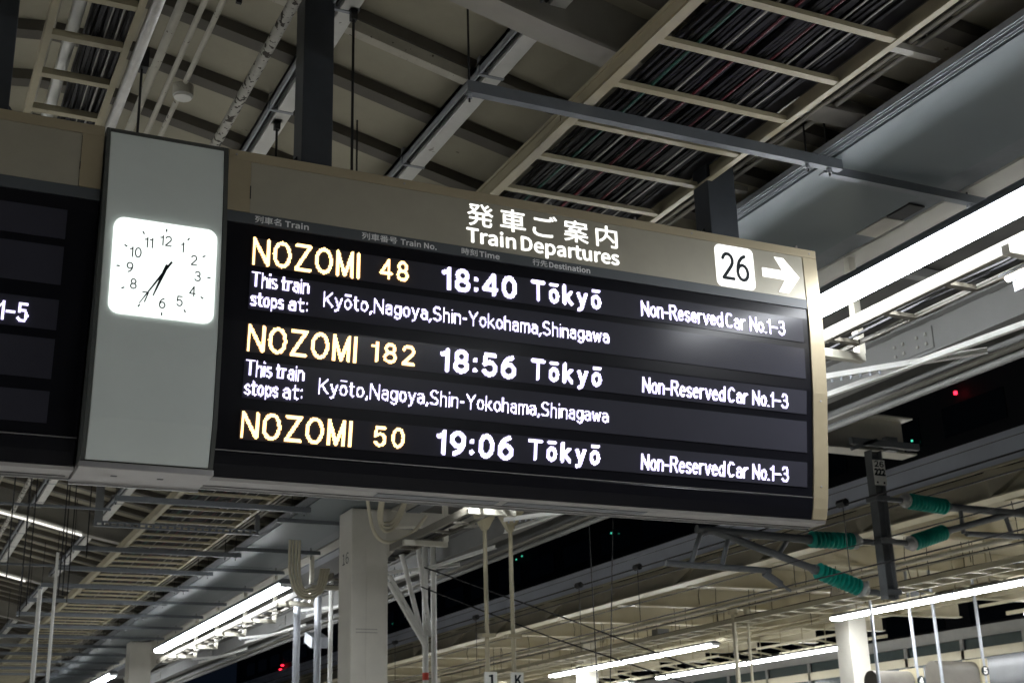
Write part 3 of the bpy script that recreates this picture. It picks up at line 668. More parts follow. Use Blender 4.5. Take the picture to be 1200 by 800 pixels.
# ------------------------------------------------------------------ the boards
PZ = [2.9, 3.05, 3.10, 3.15, 3.35, 3.6, 3.8, 4.1, 4.25, 4.9]; PY = [6.22, 6.165, 6.145, 6.13, 6.095, 6.06, 6.03, 6.007, 6.0, 6.0]
def front(z):
    if z <= PZ[0]: return PY[0]
    for i in range(len(PZ)-1):
        if z <= PZ[i+1]: return PY[i]+(PY[i+1]-PY[i])*(z-PZ[i])/(PZ[i+1]-PZ[i])
    return PY[-1]
YM = 6.25
def levels(z0, z1):
    n = max(1, int((z1-z0)/0.06)); return [z0+(z1-z0)*i/n for i in range(n+1)]
def slab(x0, x1, z0, z1, off, back, fr=front, xin=0.0):
    """curved sheet: front face at fr(z)-off, back face at fr(z)+back"""
    zs = levels(z0, z1)
    return MB().strip([(x0, fr(z)-off, z) for z in zs], [(x1, fr(z)-off, z) for z in zs], [(x0, fr(z)+back, z) for z in zs], [(x1, fr(z)+back, z) for z in zs])
def body(x0, x1, z0, z1, inset, fr=front):
    zs = levels(z0, z1)
    return MB().strip([(x0, fr(z)+inset, z) for z in zs], [(x1, fr(z)+inset, z) for z in zs], [(x0, 2*YM-fr(z)-inset, z) for z in zs], [(x1, 2*YM-fr(z)-inset, z) for z in zs])
ROWS = [(4.098, 4.243), (3.876, 4.060), (3.664, 3.803), (3.440, 3.622), (3.241, 3.383)]
def rounded(x0, x1, z0, z1, r, n=6):
    out = []
    for cx, cz, a0 in ((x1-r, z1-r, 0), (x0+r, z1-r, 90), (x0+r, z0+r, 180), (x1-r, z0+r, 270)):
        for k in range(n+1):
            a = math.radians(a0+90*k/n); out.append((cx+r*math.cos(a), cz+r*math.sin(a)))
    return out
def board(x0, x1, rx0, rx1, lab, right_frame, left_slit=True):
    t = thing('departure_board', ((x0+x1)/2, YM, 3.05), lab, 'departure board', 'boards hung over the platform')
    body(x0+.004, x1-.004, 3.068, 4.70, 0.012).build('housing', M['black'], t)
    xr = x1-0.105 if right_frame else x1
    # champagne surround and recessed header panel
    slab(x0, x1, 4.652, 4.705, 0.004, 0.03).build('top_frame', M['frame'], t, bevel=.003)
    if right_frame:
        slab(xr, x1, 3.062, 4.651, 0.004, 0.05).build('side_frame', M['frame'], t, bevel=.003)
        slab(x0, x0+0.115, 4.373, 4.651, 0.004, 0.03).build('side_frame', M['frame'], t)
        hx0, hx1 = x0+0.117, xr-.002
    else:
        slab(x1-0.10, x1, 4.373, 4.651, 0.004, 0.03).build('side_frame', M['frame'], t)
        hx0, hx1 = x0, x1-0.102
    slab(hx0, hx1, 4.373, 4.650, 0.0, 0.02).build('header_panel', M['header'], t)
    slab(x0, xr, 4.314, 4.371, 0.002, 0.02).build('label_stripe', M['stripe'], t)
    slab(x0, xr-.001, 3.188, 4.312, -0.006, 0.03).build('screen', M['ledblack'], t)
    slab(x0, xr-.001, 3.062, 3.182, 0.001, 0.03).build('lower_band', M['ledblack'], t, bevel=.006)
    slab(x0, xr-.001, 3.1832, 3.1868, 0.003, 0.02).build('trim_line', M['trim'], t)
    for a, b in ROWS: slab(rx0, rx1, a, b, -0.001, 0.004).build('led_row', M['ledrow'], t)
    MB().add([(x0, front(3.06), 3.060), (x1, front(3.06), 3.060), (x1, 2*YM-front(3.06), 3.060), (x0, 2*YM-front(3.06), 3.060),
              (x0, front(3.06)+.01, 3.045), (x1, front(3.06)+.01, 3.045), (x1, 2*YM-front(3.06), 3.045), (x0, 2*YM-front(3.06), 3.045)],
             [(0,1,2,3),(7,6,5,4),(0,4,5,1),(1,5,6,2),(2,6,7,3),(3,7,4,0)]).build('bottom_plate', M['trim'], t)
    MB().box(x0, x1-.02, YM+.035, YM+.043, 3.0425, 3.0448).build('bottom_seam', M['black'], t)
    MB().box(x0, x1, 2*YM-front(3.06)-.006, 2*YM-front(3.06)+.002, 3.036, 3.062).build('bottom_edge', M['trimshiny'], t)
    return t
bd = board(1.362, 5.0, 1.495, 4.85, 'large black LED departure board listing three NOZOMI trains to Tokyo', True)
for a, b in ((1.93+.3, 2.9), (2.95, 3.8)): MB().box(a, b, 6.19, 6.26, 3.0415, 3.0447).build('bottom_vent', M['angle'], bd)
MB().box(1.4745, 1.4795, 5.9935, 5.9955, 4.447, 4.518).build('slit', M['black'], bd)
for x in (1.40, 2.3, 3.2, 4.1, 4.95): MB().tube([(x, 5.9925, 4.679), (x, 5.9955, 4.679)], 0.006, 8).build('screw', M['trim'], bd)
for z in (3.25, 3.75, 4.25): MB().tube([(4.948, front(z)-.0075, z), (4.948, front(z)-.0045, z)], 0.006, 8).build('screw', M['trim'], bd)
for x in (3.2, 3.75, 4.9): MB().box(x-.03, x+.03, 6.03, 6.07, 4.7055, 4.72).tube([(x, 6.05, 4.7205), (x, 6.05, 4.745)], .008, 6).build('lug', M['trim'], bd)
F = lambda d: (lambda z: front(z)-d)
LED = -0.0015    # letters stand just proud of the module face
def led(s, x0, x1, zb, zc, t, m, b=None, **k): return stroke_text(s, x0, x1, zb, zc, t, M[m], b or bd, F(LED+0.003), pitch=.0058, **k)
rowz = [(4.103, 4.243), (3.666, 3.799), (3.246, 3.377)]
for i, (num, nx, tm) in enumerate((('48', (2.166, 2.325), '18:40'), ('182', (2.134, 2.372), '18:56'), ('50', (2.171, 2.338), '19:06'))):
    zb, zc = rowz[i]
    led('NOZOMI', 1.500, 2.059, zb, zc, .0160, 'orange', gap=.30)
    nb, nc = [(4.124, 4.233), (3.684, 3.788), (3.262, 3.364)][i]
    led(num, nx[0], nx[1], nb, nc, .0140, 'orange', gap=.42)
    tb, tc = [(4.110, 4.240), (3.673, 3.798), (3.248, 3.375)][i]
    led(tm, 2.512, 2.948, tb, tc, .0225, 'violet', gap=.26)
    kb, kc = [(4.121, 4.237), (3.685, 3.796), (3.262, 3.372)][i]
    led('Tōkyō', 3.034, 3.466, kb, kc, .0190, 'violet', gap=.42)
    vb, vc = [(4.121, 4.213), (3.682, 3.770), (3.259, 3.347)][i]
    led('Non-Reserved', 3.722, 4.272, vb, vc, .0105, 'violet', gap=.15); led('Car', 4.290, 4.432, vb, vc, .0105, 'violet', gap=.17); led('No.1–3', 4.458, 4.714, vb, vc, .0105, 'violet', gap=.15)
for a in (0, 1):
    z = [(3.988, 4.068, 3.891, 3.965), (3.547, 3.626, 3.454, 3.528)][a]
    led('This', 1.502, 1.634, z[0], z[1], .0088, 'violet', gap=.16); led('train', 1.652, 1.796, z[0], z[1]-.003, .0088, 'violet', gap=.14)
    led('stops', 1.504, 1.672, z[2], z[3], .0088, 'violet', gap=.14); led('at:', 1.694, 1.796, z[2], z[3], .0088, 'violet', gap=.18)
    zz = [(3.935, 4.013), (3.495, 3.574)][a]
    led('Kyōto,Nagoya,Shin-Yokohama,Shinagawa', 1.872, 3.512, zz[0], zz[1], .0078, 'violet', gap=.19)
def head(s, x0, x1, zb, zc, **k): return lettering(s, x0, x1, zb, zc, M['backlit'], bd, F(0.0005), 0.002, **k)
for i, ch in enumerate('発車ご案内'):
    w = 0.158; cx = 2.662+w/2+i*(3.604-2.662-w)/4
    head(ch, cx-w/2*(0.96 if ch != '内' else .86), cx+w/2*(0.96 if ch != '内' else .86), 4.504, 4.634, font=None, offset=0.005, capch=ch)
head('Train', 2.660, 2.948, 4.405, 4.485, offset=0.006); head('Departures', 2.985, 3.596, 4.405, 4.485, offset=0.006)
for jp, en, x0, xm, x1 in (('列車名', 'Train', 1.506, 1.66, 1.782), ('列車番号', 'Train No.', 2.067, 2.28, 2.481), ('時刻', 'Time', 2.626, 2.73, 2.848), ('行先', 'Destination', 3.048, 3.15, 3.404)):
    lettering(jp, x0, xm-.02 if len(jp) > 2 else xm-.012, 4.325, 4.362, M['labeltxt'], bd, F(0.0025), 0.0005, font=None, capch='車', offset=.010)
    lettering(en, xm, x1, 4.327, 4.357, M['labeltxt'], bd, F(0.0025), 0.0005, offset=.008)
tl = MB().prism(rounded(4.253, 4.523, 4.376, 4.640, 0.035), 'y', 5.992, 5.9995).build('number_tile', M['tile'], bd)
stroke_text('26', 4.289, 4.485, 4.420, 4.596, .0205, M['ink'], tl, lambda z: 5.9915, 0.001, gap=.16)
MB().prism([(4.586, 4.480), (4.586, 4.537), (4.735, 4.537), (4.682, 4.620), (4.748, 4.620), (4.857, 4.508), (4.768, 4.396), (4.695, 4.396), (4.748, 4.480)][::-1], 'y', 5.9955, 5.9995).build('arrow', M['tile'], bd)

bl = board(-2.88, 0.757, -2.75, 0.618, 'dark departure board at the left edge showing the end of a car number', False)
led('Non-Reserved', -0.503, 0.045, 3.681, 3.770, .0105, 'violet', bl, gap=.15); led('Car', 0.064, 0.206, 3.681, 3.770, .0105, 'violet', bl, gap=.17); led('No.1–5', 0.234, 0.490, 3.681, 3.770, .0105, 'violet', bl, gap=.15)
MB().box(0.6535, 0.657, 5.9935, 5.9955, 4.46, 4.50).build('slit', M['black'], bl)

# clock unit between the boards
def cfront(z):
    u = (z-3.05)/1.65
    return 5.995-0.05*math.sin(PI*min(1, max(0, u)))**0.8*(1.0) + (0.16 if False else 0.03*max(0, 0.12-u)/0.12)
ck = thing('clock_unit', (1.06, YM, 3.05), 'pale green glass panel with a lit square clock between the two boards', 'clock')
body(0.765, 1.355, 3.062, 4.70, 0.02, cfront).build('housing', M['clockedge'], ck)
slab(0.783, 1.335, 3.066, 4.683, 0.002, 0.01, cfront).build('glass_panel', M['clockglass'], ck, bevel=.004)
slab(0.765, 0.781, 3.062, 4.702, 0.004, 0.03, cfront).build('edge_trim', M['clockedge'], ck)
slab(1.337, 1.357, 3.062, 4.702, 0.004, 0.03, cfront).build('edge_trim', M['clockedge'], ck)
slab(0.782, 1.336, 4.684, 4.702, 0.004, 0.03, cfront).build('top_trim', M['clockedge'], ck)
MB().box(0.760, 1.362, 6.02, 2*YM-6.16, 3.030, 3.060).build('bottom_plate', M['trim'], ck, bevel=.004)
MB().box(0.760, 1.362, 2*YM-6.162, 2*YM-6.152, 3.02, 3.06).build('bottom_edge', M['trimshiny'], ck)
for x in (0.935, 1.145): MB().box(x-.014, x+.014, 6.15, 6.17, 3.0285, 3.0298).build('screw_slot', M['black'], ck)
yd = 5.934
dial = MB().prism(rounded(0.823, 1.309, 3.741, 4.221, 0.050, 8), 'y', yd, cfront(3.75)+.02).build('dial', M['dial'], ck)
cx, cz = 1.066, 3.972
for k in range(12):
    a = math.radians(30*(k+1)); s, c = math.sin(a), math.cos(a); n = str(k+1)
    w = 0.031 if len(n) == 1 else 0.056
    if n == '1': w = 0.015
    if n == '11': w = 0.040
    nx, nz = cx+0.158*s, cz+0.158*c
    stroke_text(n, nx-w/2, nx+w/2, nz-.0265, nz+.0265, .0058, M['ink'], dial, lambda z: yd-.0005, 0.0004, gap=.22, name='numeral')
    p = Vector((cx+0.204*s, yd-.001, cz+0.204*c)); q = Vector((cx+0.219*s, yd-.001, cz+0.219*c))
    MB().bar(p, q, 0.0065, 0.0012, (0, 1, 0)).build('tick', M['ink'], dial)
def hand(ang, l, tail, w, y, name):
    a = math.radians(ang); d = Vector((math.sin(a), 0, math.cos(a))); n = Vector((d.z, 0, -d.x)); c = Vector((cx, y, cz))
    vs = [c-d*tail-n*w*.9, c-d*tail+n*w*.9, c+n*w, c+d*l+n*w*.35, c+d*l-n*w*.35, c-n*w]
    b = len(vs); vs2 = [v+Vector((0, -.0015, 0)) for v in vs]
    MB().add(vs+vs2, [(0,1,2,3,4,5), (11,10,9,8,7,6)]+[(i, i+b, (i+1)%b+b, (i+1)%b) for i in range(b)]).build(name, M['ink'], dial)
hand(211.5, 0.205, 0.062, 0.0055, yd-.006, 'minute_hand'); hand(199.5, 0.135, 0.038, 0.008, yd-.003, 'hour_hand')

# hanger posts
def post(x0, x1, lab):
    t = thing('hanger_post', ((x0+x1)/2, YM, 4.7), lab, 'post', 'dark posts the boards hang from')
    MB().box(x0, x1, YM-.08, YM+.08, 4.708, zr((x0+x1)/2)).build('shaft', M['darkpost'], t, bevel=.006)
    MB().prism([(x0-.10, 4.722), (x0-.001, 4.722), (x0-.001, 4.86)], 'y', YM-.006, YM+.006).build('gusset', M['darkpost'], t)
    MB().prism([(x1+.001, 4.722), (x1+.10, 4.722), (x1+.001, 4.86)], 'y', YM-.006, YM+.006).build('gusset', M['darkpost'], t)
    MB().box(x0-.14, x1+.14, YM-.11, YM+.11, 4.708, 4.721).build('base_plate', M['darkpost'], t)
    for x in (x0-.11, x1+.11):
        MB().tube([(x, YM-.07, 4.7215), (x, YM-.07, 4.75)], 0.010, 6).build('bolt', M['galv'], t)
post(1.785, 1.955, 'left dark grey hanger post rising from the main departure board')
post(4.365, 4.570, 'right dark grey hanger post between wide tray and blue-grey soffit')
post(0.13, 0.325, 'dark hanger post cut by the left edge, above the left board')

# ------------------------------------------------------------------ overhead line mast and cantilevers
mt = thing('drop_post', (12.52, 14.3, 3.96), 'dark steel drop post with catenary arms and a white number plate', 'mast')
MB().box(12.46, 12.475, 14.22, 14.37, 3.96, 6.04).box(12.635, 12.65, 14.22, 14.37, 3.96, 6.04).box(12.4755, 12.6345, 14.29, 14.30, 3.96, 6.04).build('shaft', M['mast'], mt)
MB().box(12.476, 12.634, 14.36, 14.368, 3.97, 5.9).build('face_plate', M['angle'], mt)
pl = MB().box(12.445, 12.655, 14.195, 14.205, 5.53, 5.89).build('number_plate', M['plate'], mt)
lettering('26', 12.47, 12.63, 5.79, 5.87, M['ink'], pl, lambda z: 14.194, .001, capch='8', offset=.01)
lettering('222', 12.46, 12.64, 5.67, 5.76, M['ink'], pl, lambda z: 14.194, .001, capch='8', offset=.02)
lettering('• •', 12.48, 12.62, 5.53, 5.60, M['ink'], pl, lambda z: 14.194, .001, offset=.02)
MB().box(12.0, 13.2, 14.05, 14.12, 6.05, 6.14).build('cross_arm', M['mast'], mt)
MB().bar((12.0, 14.08, 5.98), (12.45, 14.08, 6.14), 0.06, 0.05).build('cross_arm', M['mast'], mt)
for z in (4.75, 4.05, 5.35): MB().box(12.43, 12.68, 14.19, 14.41, z-.035, z+.035).build('collar', M['mast'], mt)
ib = thing('portal_beam', (10.5, 14.8, 6.2), 'cream I-beam crossing above the track, its cut end beside the mast top', 'beam')
MB().box(7.7, 13.70, 14.65, 14.98, 6.16, 6.185).build('flange', M['bracket'], ib)
MB().box(7.7, 13.70, 14.65, 14.98, 6.70, 6.725).build('flange', M['bracket'], ib)
MB().box(7.7, 13.60, 14.80, 14.82, 6.186, 6.699).build('web', M['bracket'], ib)
# mast arm box hardware
MB().box(12.75, 12.95, 14.2, 14.3, 6.05, 6.25).build('junction_box', M['mast'], mt)
def insulator(p, q, lab, cap_at_q=True):
    p, q = Vector(p), Vector(q)
    t = thing('insulator', p, lab, 'insulator', 'green ribbed insulators on the catenary mast')
    d = q-p; L_ = d.length; n = 10; pts = []; rs = []
    for k in range(n):
        f = (k+0.5)/n
        for df, r in ((-.45, .055), (-.22, .058), (-.10, .115), (.10, .115), (.22, .058), (.45, .055)):
            pts.append(p+d*(f+df/n)); rs.append(r)
    MB().tube(pts, rs, 18).build('ribbed_body', M['green'], t, True)
    u = d.normalized()
    for a, s_ in ((p, -1), (q, 1)):
        big = (s_ == 1) == cap_at_q
        MB().tube([a, a+u*s_*0.05, a+u*s_*0.055, a+u*s_*0.13], [0.085, 0.115, 0.09, 0.07] if big else [0.065, 0.07, 0.06, 0.05], 16).build('end_cap', M['porcelain'] if big else M['mast'], t, True)
    return t
insulator((11.30, 14.3, 4.72), (12.02, 14.3, 4.735), 'upper left green ribbed insulator on the mast, level')
insulator((11.36, 14.3, 4.31), (12.05, 14.3, 4.10), 'lower left green ribbed insulator on the mast, sloping')
insulator((13.69, 14.3, 4.95), (13.10, 14.3, 4.77), 'right green ribbed insulator on the mast, rising to the right')
insulator((13.78, 14.3, 5.32), (13.10, 14.3, 5.36), 'topmost green ribbed insulator right of the mast')
def cantilever(sx, cxm, segs, lab):
    t = thing('cantilever', (cxm, 14.3, 4.7), lab, 'cantilever', 'catenary cantilever arms')
    for n_, a, b, r in segs: MB().tube([(a[0], 14.3, a[1]), (b[0], 14.3, b[1])], r, 10).build(n_, M['mast'], t, True)
    return t
cl = cantilever(-1, 12.3, [('top_tube', (11.20, 4.72), (9.50, 4.76), .055), ('brace_tube', (11.28, 4.335), (9.80, 4.74), .05), ('steady_arm', (10.60, 4.27), (9.0, 4.30), .040), ('steady_arm', (10.50, 4.24), (10.75, 4.10), .05),
     ('strut', (9.55, 4.70), (9.38, 4.32), .032), ('strut', (10.0, 4.72), (9.85, 4.32), .032), ('strut', (10.95, 4.72), (10.75, 4.48), .03), ('hook', (10.5, 4.24), (10.9, 4.02), .02)],
     'dark tubular cantilever arm reaching left from the mast over the near track')
for x in (9.6, 10.05, 10.5, 10.95): MB().tube([(x-.03, 14.3, 4.73), (x+.03, 14.3, 4.73)], .05, 10).build('clamp', M['mast'], cl, True)
cr = cantilever(1, 12.8, [('top_tube', (13.9, 5.32), (16.2, 5.30), .055), ('brace_tube', (13.78, 4.98), (16.2, 5.60), .05), ('steady_arm', (14.1, 4.95), (15.9, 4.98), .040),
     ('strut', (14.05, 5.28), (14.05, 4.95), .032), ('strut', (14.9, 5.28), (14.98, 5.0), .032), ('strut', (15.3, 5.30), (15.4, 5.0), .03)],
     'dark tubular cantilever arm reaching right from the mast over the far track')
for a, b, z in ((12.15, 12.36, 4.74), (12.17, 12.36, 4.05), (12.68, 13.0, 4.76), (12.68, 13.0, 5.36)): MB().tube([(a, 14.3, z), (b, 14.3, z)], .04, 8).build('pin', M['mast'], mt)
def wire(pts, r, lab, m='black', seg=None):
    o = MB().tube(pts, r, 5, caps=False).build('overhead_wire', M[m]); tag(o, lab, 'wire'); return o
def sag(x, z0, z1, y0, y1, n=24, s=0.25, x1=None):
    x1 = x if x1 is None else x1
    return [(x+(x1-x)*i/n, y0+(y1-y0)*i/n, z0+(z1-z0)*i/n-s*4*(i/n)*(1-i/n)) for i in range(n+1)]
wire(sag(10.5, 4.80, 4.86, 14.3, 60, s=0.0), 0.012, 'upper black messenger wire over the near track')
wire([(10.5, 2, 4.78), (10.5, 14.3, 4.80)], 0.012, 'near end of the black messenger wire, hidden behind the board')
wire([(10.5, 2, 4.0), (10.5, 60, 4.0)], 0.010, 'lower contact wire over the near track')
wire([(10.5, 2, 4.28), (10.5, 60, 4.28)], 0.006, 'thin auxiliary wire over the near track')
wire([(15.2, 2, 4.9), (15.2, 70, 4.9)], 0.012, 'contact wire over the far track')
wire([(15.3, 2, 5.5), (15.3, 70, 5.5)], 0.012, 'messenger wire over the far track')
wire([(15.9, 2, 6.15), (15.9, 70, 6.15)], 0.016, 'thick feeder cable along the opposite canopy fascia')
wire([(15.6, 2, 6.6), (15.6, 70, 6.6)], 0.006, 'thin wire high along the opposite canopy fascia')
for i, y in enumerate((12.6, 17.5, 19.4, 23.6, 28)):
    t = thing('dropper', (10.5, y, 4.3), 'thin dropper wire with black clip on the near-track wires, %s' % ORD[i], 'dropper', 'droppers on the near-track wires')
    MB().tube([(10.5, y, 4.0), (10.5, y, 4.82)], 0.006, 5).build('wire', M['black'], t)
    MB().tube([(10.5, y-.07, 4.82), (10.5, y+.07, 4.82)], 0.05, 8).build('clip', M['black'], t, True)
wire([(8.3, 15, 6.0), (8.6, 15.5, 2.4)], 0.008, 'left one of two thin steep wires under the board'); wire([(8.75, 15, 6.0), (8.75, 15.5, 2.4)], 0.008, 'right one of two thin steep wires under the board')
wire([(6.4, 16, 4.4), (8.2, 15.4, 3.7), (9.9, 15, 3.05)], 0.010, 'dark cable slanting down right from pillar 16, upper'); wire([(6.35, 16, 4.15), (8.0, 15.6, 3.5), (9.6, 15, 2.9)], 0.010, 'dark cable slanting down right from pillar 16, lower')

# ------------------------------------------------------------------ opposite platform canopy
X0 = 16.5
oc = thing('opposite_canopy', (X0, 20, 0), 'opposite platform canopy with blue-grey fascia and cream beams', 'canopy')
MB().box(X0, X0+.05, -6, 110, 6.50, 7.01).build('fascia', M['bluefascia'], oc)
MB().box(X0-.03, X0+.06, -6, 110, 6.47, 6.499).build('fascia_edge', M['oppcream'], oc)
MB().box(X0+.20, X0+.22, -6, 110, 6.02, 6.47).build('edge_web', M['oppweb'], oc)
MB().box(X0-.02, X0+.36, -6, 110, 5.99, 6.018).build('edge_flange', M['oppcream'], oc)
MB().box(X0+.23, X0+12, -6, 110, 6.46, 6.50).build('roof_sheet', M['oppweb'], oc)
st = MB().box(X0+.0, X0+.199, -.03, .03, 6.02, 6.46).mesh('stiffener', M['oppweb'])
hb = MB().add([(X0+.0, -.03, 6.46), (X0+.199, -.03, 6.46), (X0+.199, -.9, 6.46), (X0+.199, -.03, 6.02), (X0+.0,-.03,6.02)], [(0,1,2), (0,2,4), (2,3,4), (1,3,2), (0,4,3,1)]).mesh('haunch', M['oppweb'])
xbm = MB().box(X0+.37, X0+11.5, -.012, .012, 6.0, 6.455).mesh('cross_web', M['oppweb'])
xbf = MB().box(X0+.37, X0+11.5, -.12, .12, 5.97, 5.999).mesh('cross_flange', M['oppcream'])
yy = 16.13-3.27*6; k = 0
while yy < 105:
    inst(st, 'stiffener', oc, (0, yy, 0)); inst(hb, 'haunch', oc, (0, yy, 0))
    inst(xbm, 'cross_web', oc, (0, yy-.1, 0)); inst(xbf, 'cross_flange', oc, (0, yy-.1, 0)); yy += 3.27
# short longitudinal purlins under its roof
for j, x in enumerate((22.0, 25.8)): MB().box(x-.05, x+.05, -6, 110, 6.0, 6.1).build('purlin', M['oppcream'], oc)
for (x, y0, y1, z, lab) in ((19.2, 12.0, 16.0, 5.0, 'strip light over the opposite platform, right edge and nearest'), (19.2, 16.05, 19.9, 5.0, 'strip light crossing behind the foot of the catenary mast'),
                          (19.2, 19.95, 23.7, 5.0, 'strip light of the opposite row ending left of the mast'), (23.2, 12.0, 22.0, 5.0, 'second row strip light at the right edge of the view'),
                          (19.45, 28.8, 33.3, 5.0, 'lower left strip light over the opposite platform, right half'), (19.45, 33.35, 37.9, 5.0, 'lower left strip light over the opposite platform, left half'),
                          (23.5, 28.5, 33.0, 5.0, 'strip light between the two lower rows at the bottom edge'), (23.5, 33.1, 38.2, 5.0, 'strip light at the bottom edge beside the cream column'),
                          (23.5, 40.0, 46.0, 5.0, 'short bright strip light on the bottom edge'), (19.45, 42.0, 50.0, 5.0, 'far strip light of the opposite platform cut by the bottom edge')):
    lamp_fixture(x, y0, y1, z, lab, lm='lampfar', grp='strip lights over the opposite platform', tw_=0.27)
    MB_h = thing('lamp_rail', (x, y0, z+.1), 'cream rail above the ' + lab.replace('strip light', 'light').replace(' over the opposite platform', ''), 'rail')
    MB().box(x+.35, x+.42, y0-1, y1+1, z+.16, z+.24).build('rail', M['oppcream'], MB_h)
    MB().box(x-.45, x-.40, y0-1, y1+1, z+.30, z+.36).build('rail', M['oppcream'], MB_h)
    q = y0
    while q < y1: MB().bar((x-.42, q, z+.33), (x+.40, q, z+.20), .04, .04).build('rung', M['oppcream'], MB_h); MB().box(x-.01, x+.01, q, q+.02, z+.14, 5.96).build('hanger', M['cream'], MB_h); q += 1.0
# trays, pipes and dangling cables above those lamps
rnd = random.Random(5)
for j in range(9):
    x = 17.3+j*0.55+rnd.uniform(-.1,.1); z = 5.35+rnd.uniform(-.1,.18)
    o = MB().tube([(x, -4, z), (x, 100, z)], rnd.choice((.02,.03,.045)), 8).build('pipe', M[rnd.choice(('pipe','cream','dark','oppcream'))], smooth=True)
    tag(o, 'long service pipe under the opposite canopy, number %s from its fascia' % ('one','two','three','four','five','six','seven','eight','nine')[j], 'pipe')
for j in range(60):
    x = 16.9+rnd.random()*4.0; y = 16.03+3.27*rnd.randint(0, 8)+rnd.uniform(-.1, .1); z1 = 5.97; z0 = z1-rnd.uniform(.35,.85)
    o = MB().tube([(x, y, z1), (x+rnd.uniform(-.05,.05), y, (z0+z1)/2), (x, y+rnd.uniform(-.05,.05), z0)], 0.010, 4, caps=False).build('dangling_cable', M['black'])
    tag(o, 'short dark cable dangling from a beam of the opposite canopy', 'cable', 'cables dangling under the opposite canopy')
t = thing('opposite_tray', (17.9, 5, 5.1), 'narrow tray full of wiring along the front of the opposite canopy', 'cable tray')
MB().box(17.6, 17.64, -4, 90, 5.10, 5.2).build('side_rail', M['oppcream'], t); MB().box(18.2, 18.24, -4, 90, 5.10, 5.2).build('side_rail', M['oppcream'], t)
rg = MB().box(17.64, 18.2, -.03, .03, 5.11, 5.15).mesh('rung', M['oppcream'])
for k in range(130): inst(rg, 'rung', t, (0, 6+.6*k, 0))
o = cables(17.66, 18.18, 5.17, 6, 80, 16, 1.0, 21, r=(.012,.022)).build('cable_bundle', M['cable']); tag(o, 'dark wiring lying in the front tray of the opposite canopy', 'cables', kind='stuff')
for y, lab in ((24.0, 'cream square column under the opposite canopy near the mast'), (36.5, 'cream square column at the bottom edge left of the mast'), (49, 'farthest cream column of the opposite platform')):
    o = MB().box(19.80, 20.30, y, y+.5, 0, 5.96).build('column', M['pillar'], bevel=.02); tag(o, lab, 'column', 'cream columns of the opposite platform')
for i, (x, z0, z1, lab) in enumerate(((18.77, 0, 5.6, 'thin grey pole just right of the mast foot'), (19.81, 0, 5.9, 'thin grey pole between the mast and the number 4 plate'), (20.46, 0, 5.9, 'thin grey pole right of the number 4 plate'), (21.67, 0, 6.0, 'rightmost thin grey pole, through the number 5 plate'))):
    o = MB().tube([(x, 22, z0), (x, 22, z1)], 0.034, 10).build('pole', M['galv'], smooth=True); tag(o, lab, 'pole', 'thin grey poles of the opposite platform')
for i, (x, r, z0, lab) in enumerate(((17.62, .05, 0, 'left cream pole rising in front of the lower lamp rows'), (18.0, .03, 2.5, 'thin cream pole beside the left cream pole of the lower lamp rows'))):
    o = MB().tube([(x, 25.3, z0), (x, 25.3, 5.3)], r, 12).tube([(x, 25.3, 5.301), (x, 25.3, 5.42)], r*2.4, 12).build('pole', M['oppcream'], smooth=True); tag(o, lab, 'pole')
# sign boxes with round number plates
for x0, x1, zt, num, lab in ((18.78, 19.95, 3.80, '4', 'cream rounded sign box with round plate number 4, bottom right'), (20.45, 21.75, 4.02, '5', 'cream rounded sign box with round plate number 5, bottom right corner')):
    t = thing('sign_box', (x0, 22.2, 3.2), lab, 'sign box', 'cream sign boxes on the opposite platform')
    pr = [(22.25+.22*math.cos(a), zt-.22+.22*math.sin(a)) for a in [PI*k/10 for k in range(11)]]
    MB().prism([(22.03, zt-1.1), (22.47, zt-1.1)]+pr, 'x', x0, x1-.2).build('box', M['rib'], t, True)
    MB().box(x1-.19, x1+.02, 21.99, 22.5, zt-1.1, zt+.04).build('end_panel', M['cream'], t)
    dsk = MB().tube([(x1-.085, 21.965, zt-.22), (x1-.085, 21.985, zt-.22)], .10, 20).build('round_plate', M['ink'], t)
    lettering(num, x1-.13, x1-.04, zt-.28, zt-.16, M['plate'], dsk, lambda z: 21.964, .001, capch='8', offset=.02)
# glazed screen far behind the opposite platform
gs = thing('far_screen_wall', (27.6, 30, 0), 'dark glazed wall with cream rails behind the opposite platform', 'wall')
MB().box(27.6, 27.66, 5, 100, 5.32, 5.62).build('rail', M['greydeck'], gs)
MB().box(27.6, 27.66, 5, 100, 4.78, 5.02).build('rail', M['oppcream'], gs)
for k in range(40): MB().box(27.6, 27.65, 8+2.3*k, 8.12+2.3*k, 0, 5.319).build('mullion', M['greydeck'], gs)
for k in range(39): MB().box(27.68, 27.69, 8.12+2.3*k, 10.28+2.3*k, 0, 5.31).build('pane', M['glassdark'], gs)
for k in range(7):
    o = MB().box(30.0, 30.15, 18+5*k, 20.4+5*k, 4.6, 4.66).build('distant_lamp', M['lampfar']); tag(o, 'small distant lamp seen beyond the far screen wall, %s' % ORD[k], 'light', 'distant lamps beyond the far screen wall')
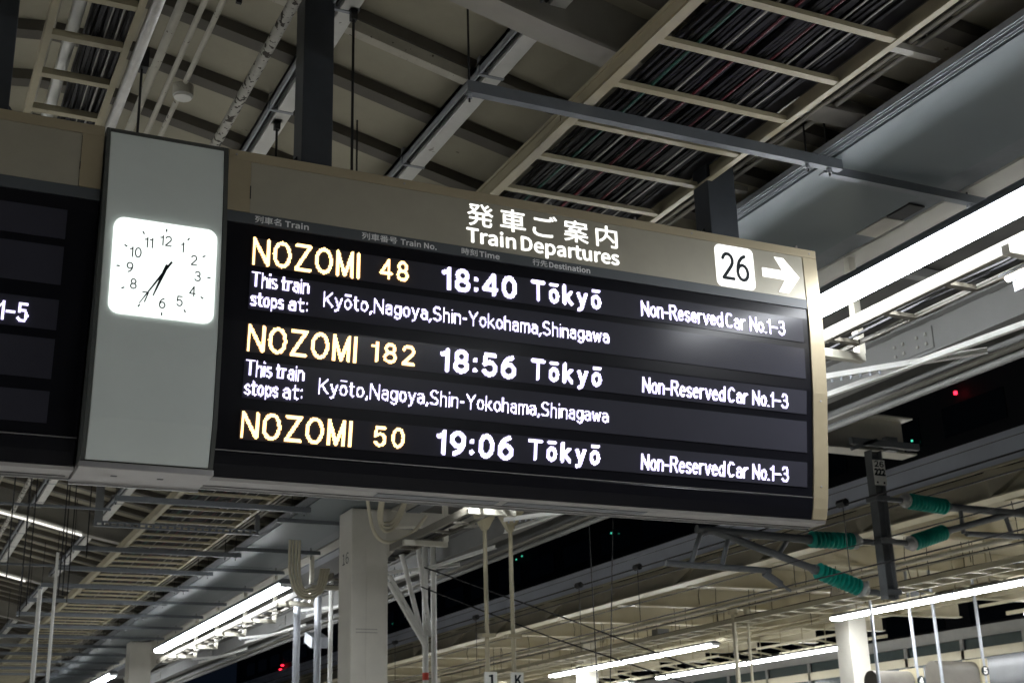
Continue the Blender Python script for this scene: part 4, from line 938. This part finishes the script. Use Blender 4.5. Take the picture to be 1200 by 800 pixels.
# electrical box and loudspeaker on the near edge roof
for (x, y, z, lab) in ((20.6, 22.5, 5.35, 'small dark box hanging under the opposite canopy right of the mast'), (18.5, 30, 5.3, 'small dark box hanging among cables under the opposite canopy')):
    o = MB().box(x, x+.35, y, y+.3, z, z+.25).build('equipment_box', M['mast'], bevel=.01); tag(o, lab, 'box')
t = thing('floodlight', (7.4, 23.5, 4.4), 'small grey floodlight under the roof edge left of pillar 16', 'light')
MB().prism([(23.3, 4.15), (23.75, 4.30), (23.7, 4.48), (23.25, 4.33)], 'x', 7.15, 7.45).build('body', M['galv'], t)
MB().box(7.28, 7.32, 23.5, 23.54, 4.45, 4.65).build('stem', M['greydeck'], t)

# ------------------------------------------------------------------ city behind, in the dark
ob = thing('office_building', (60, 80, -1.3), 'almost black office block behind the stations at night', 'building')
MB().box(50, 75, 20, 200, -1.3, 32).build('wall', M['night'], ob)
pn = MB().box(49.93, 49.99, 0, 4.4, 0, 1.6).mesh('window', M['nightglass'])
for fl in range(7):
    for k in range(28): inst(pn, 'window', ob, (0, 22+6.2*k, 9+3.2*fl))
for (y, z, lab) in ((44.17*1.125, 1.6+16.92*1.125, 'red warning light on the dark block at the right'), (154.9*1.125, 1.6+14.92*1.125, 'upper red warning light at the lower left, beside the pillar'), (155.6*1.125, 1.6+14.5*1.125, 'lower red warning light at the lower left, beside the pillar')):
    o = MB().tube([(49.6, y, z-.08), (49.6, y, z+.08)], .09 if y < 100 else .20, 10).build('warning_light', M['red']); tag(o, lab, 'light')
for (y, z, lab) in ((47.38*1.125, 1.6+15.43*1.125, 'tiny green light beside the mast top'), (76.6*1.125, 1.6+16.28*1.125, 'tiny green light below the middle of the board'), (91.3*1.125, 1.6+16.91*1.125, 'tiny green light right of the hanging poles, left one'), (90.3*1.125, 1.6+17.0*1.125, 'tiny green light right of the hanging poles, right one'), (119.8*1.125, 1.6+15.5*1.125, 'tiny green light right of pillar 16')):
    o = MB().tube([(49.6, y, z-.05), (49.6, y, z+.05)], .05, 8).build('window_light', M['greenlight']); tag(o, lab, 'light')
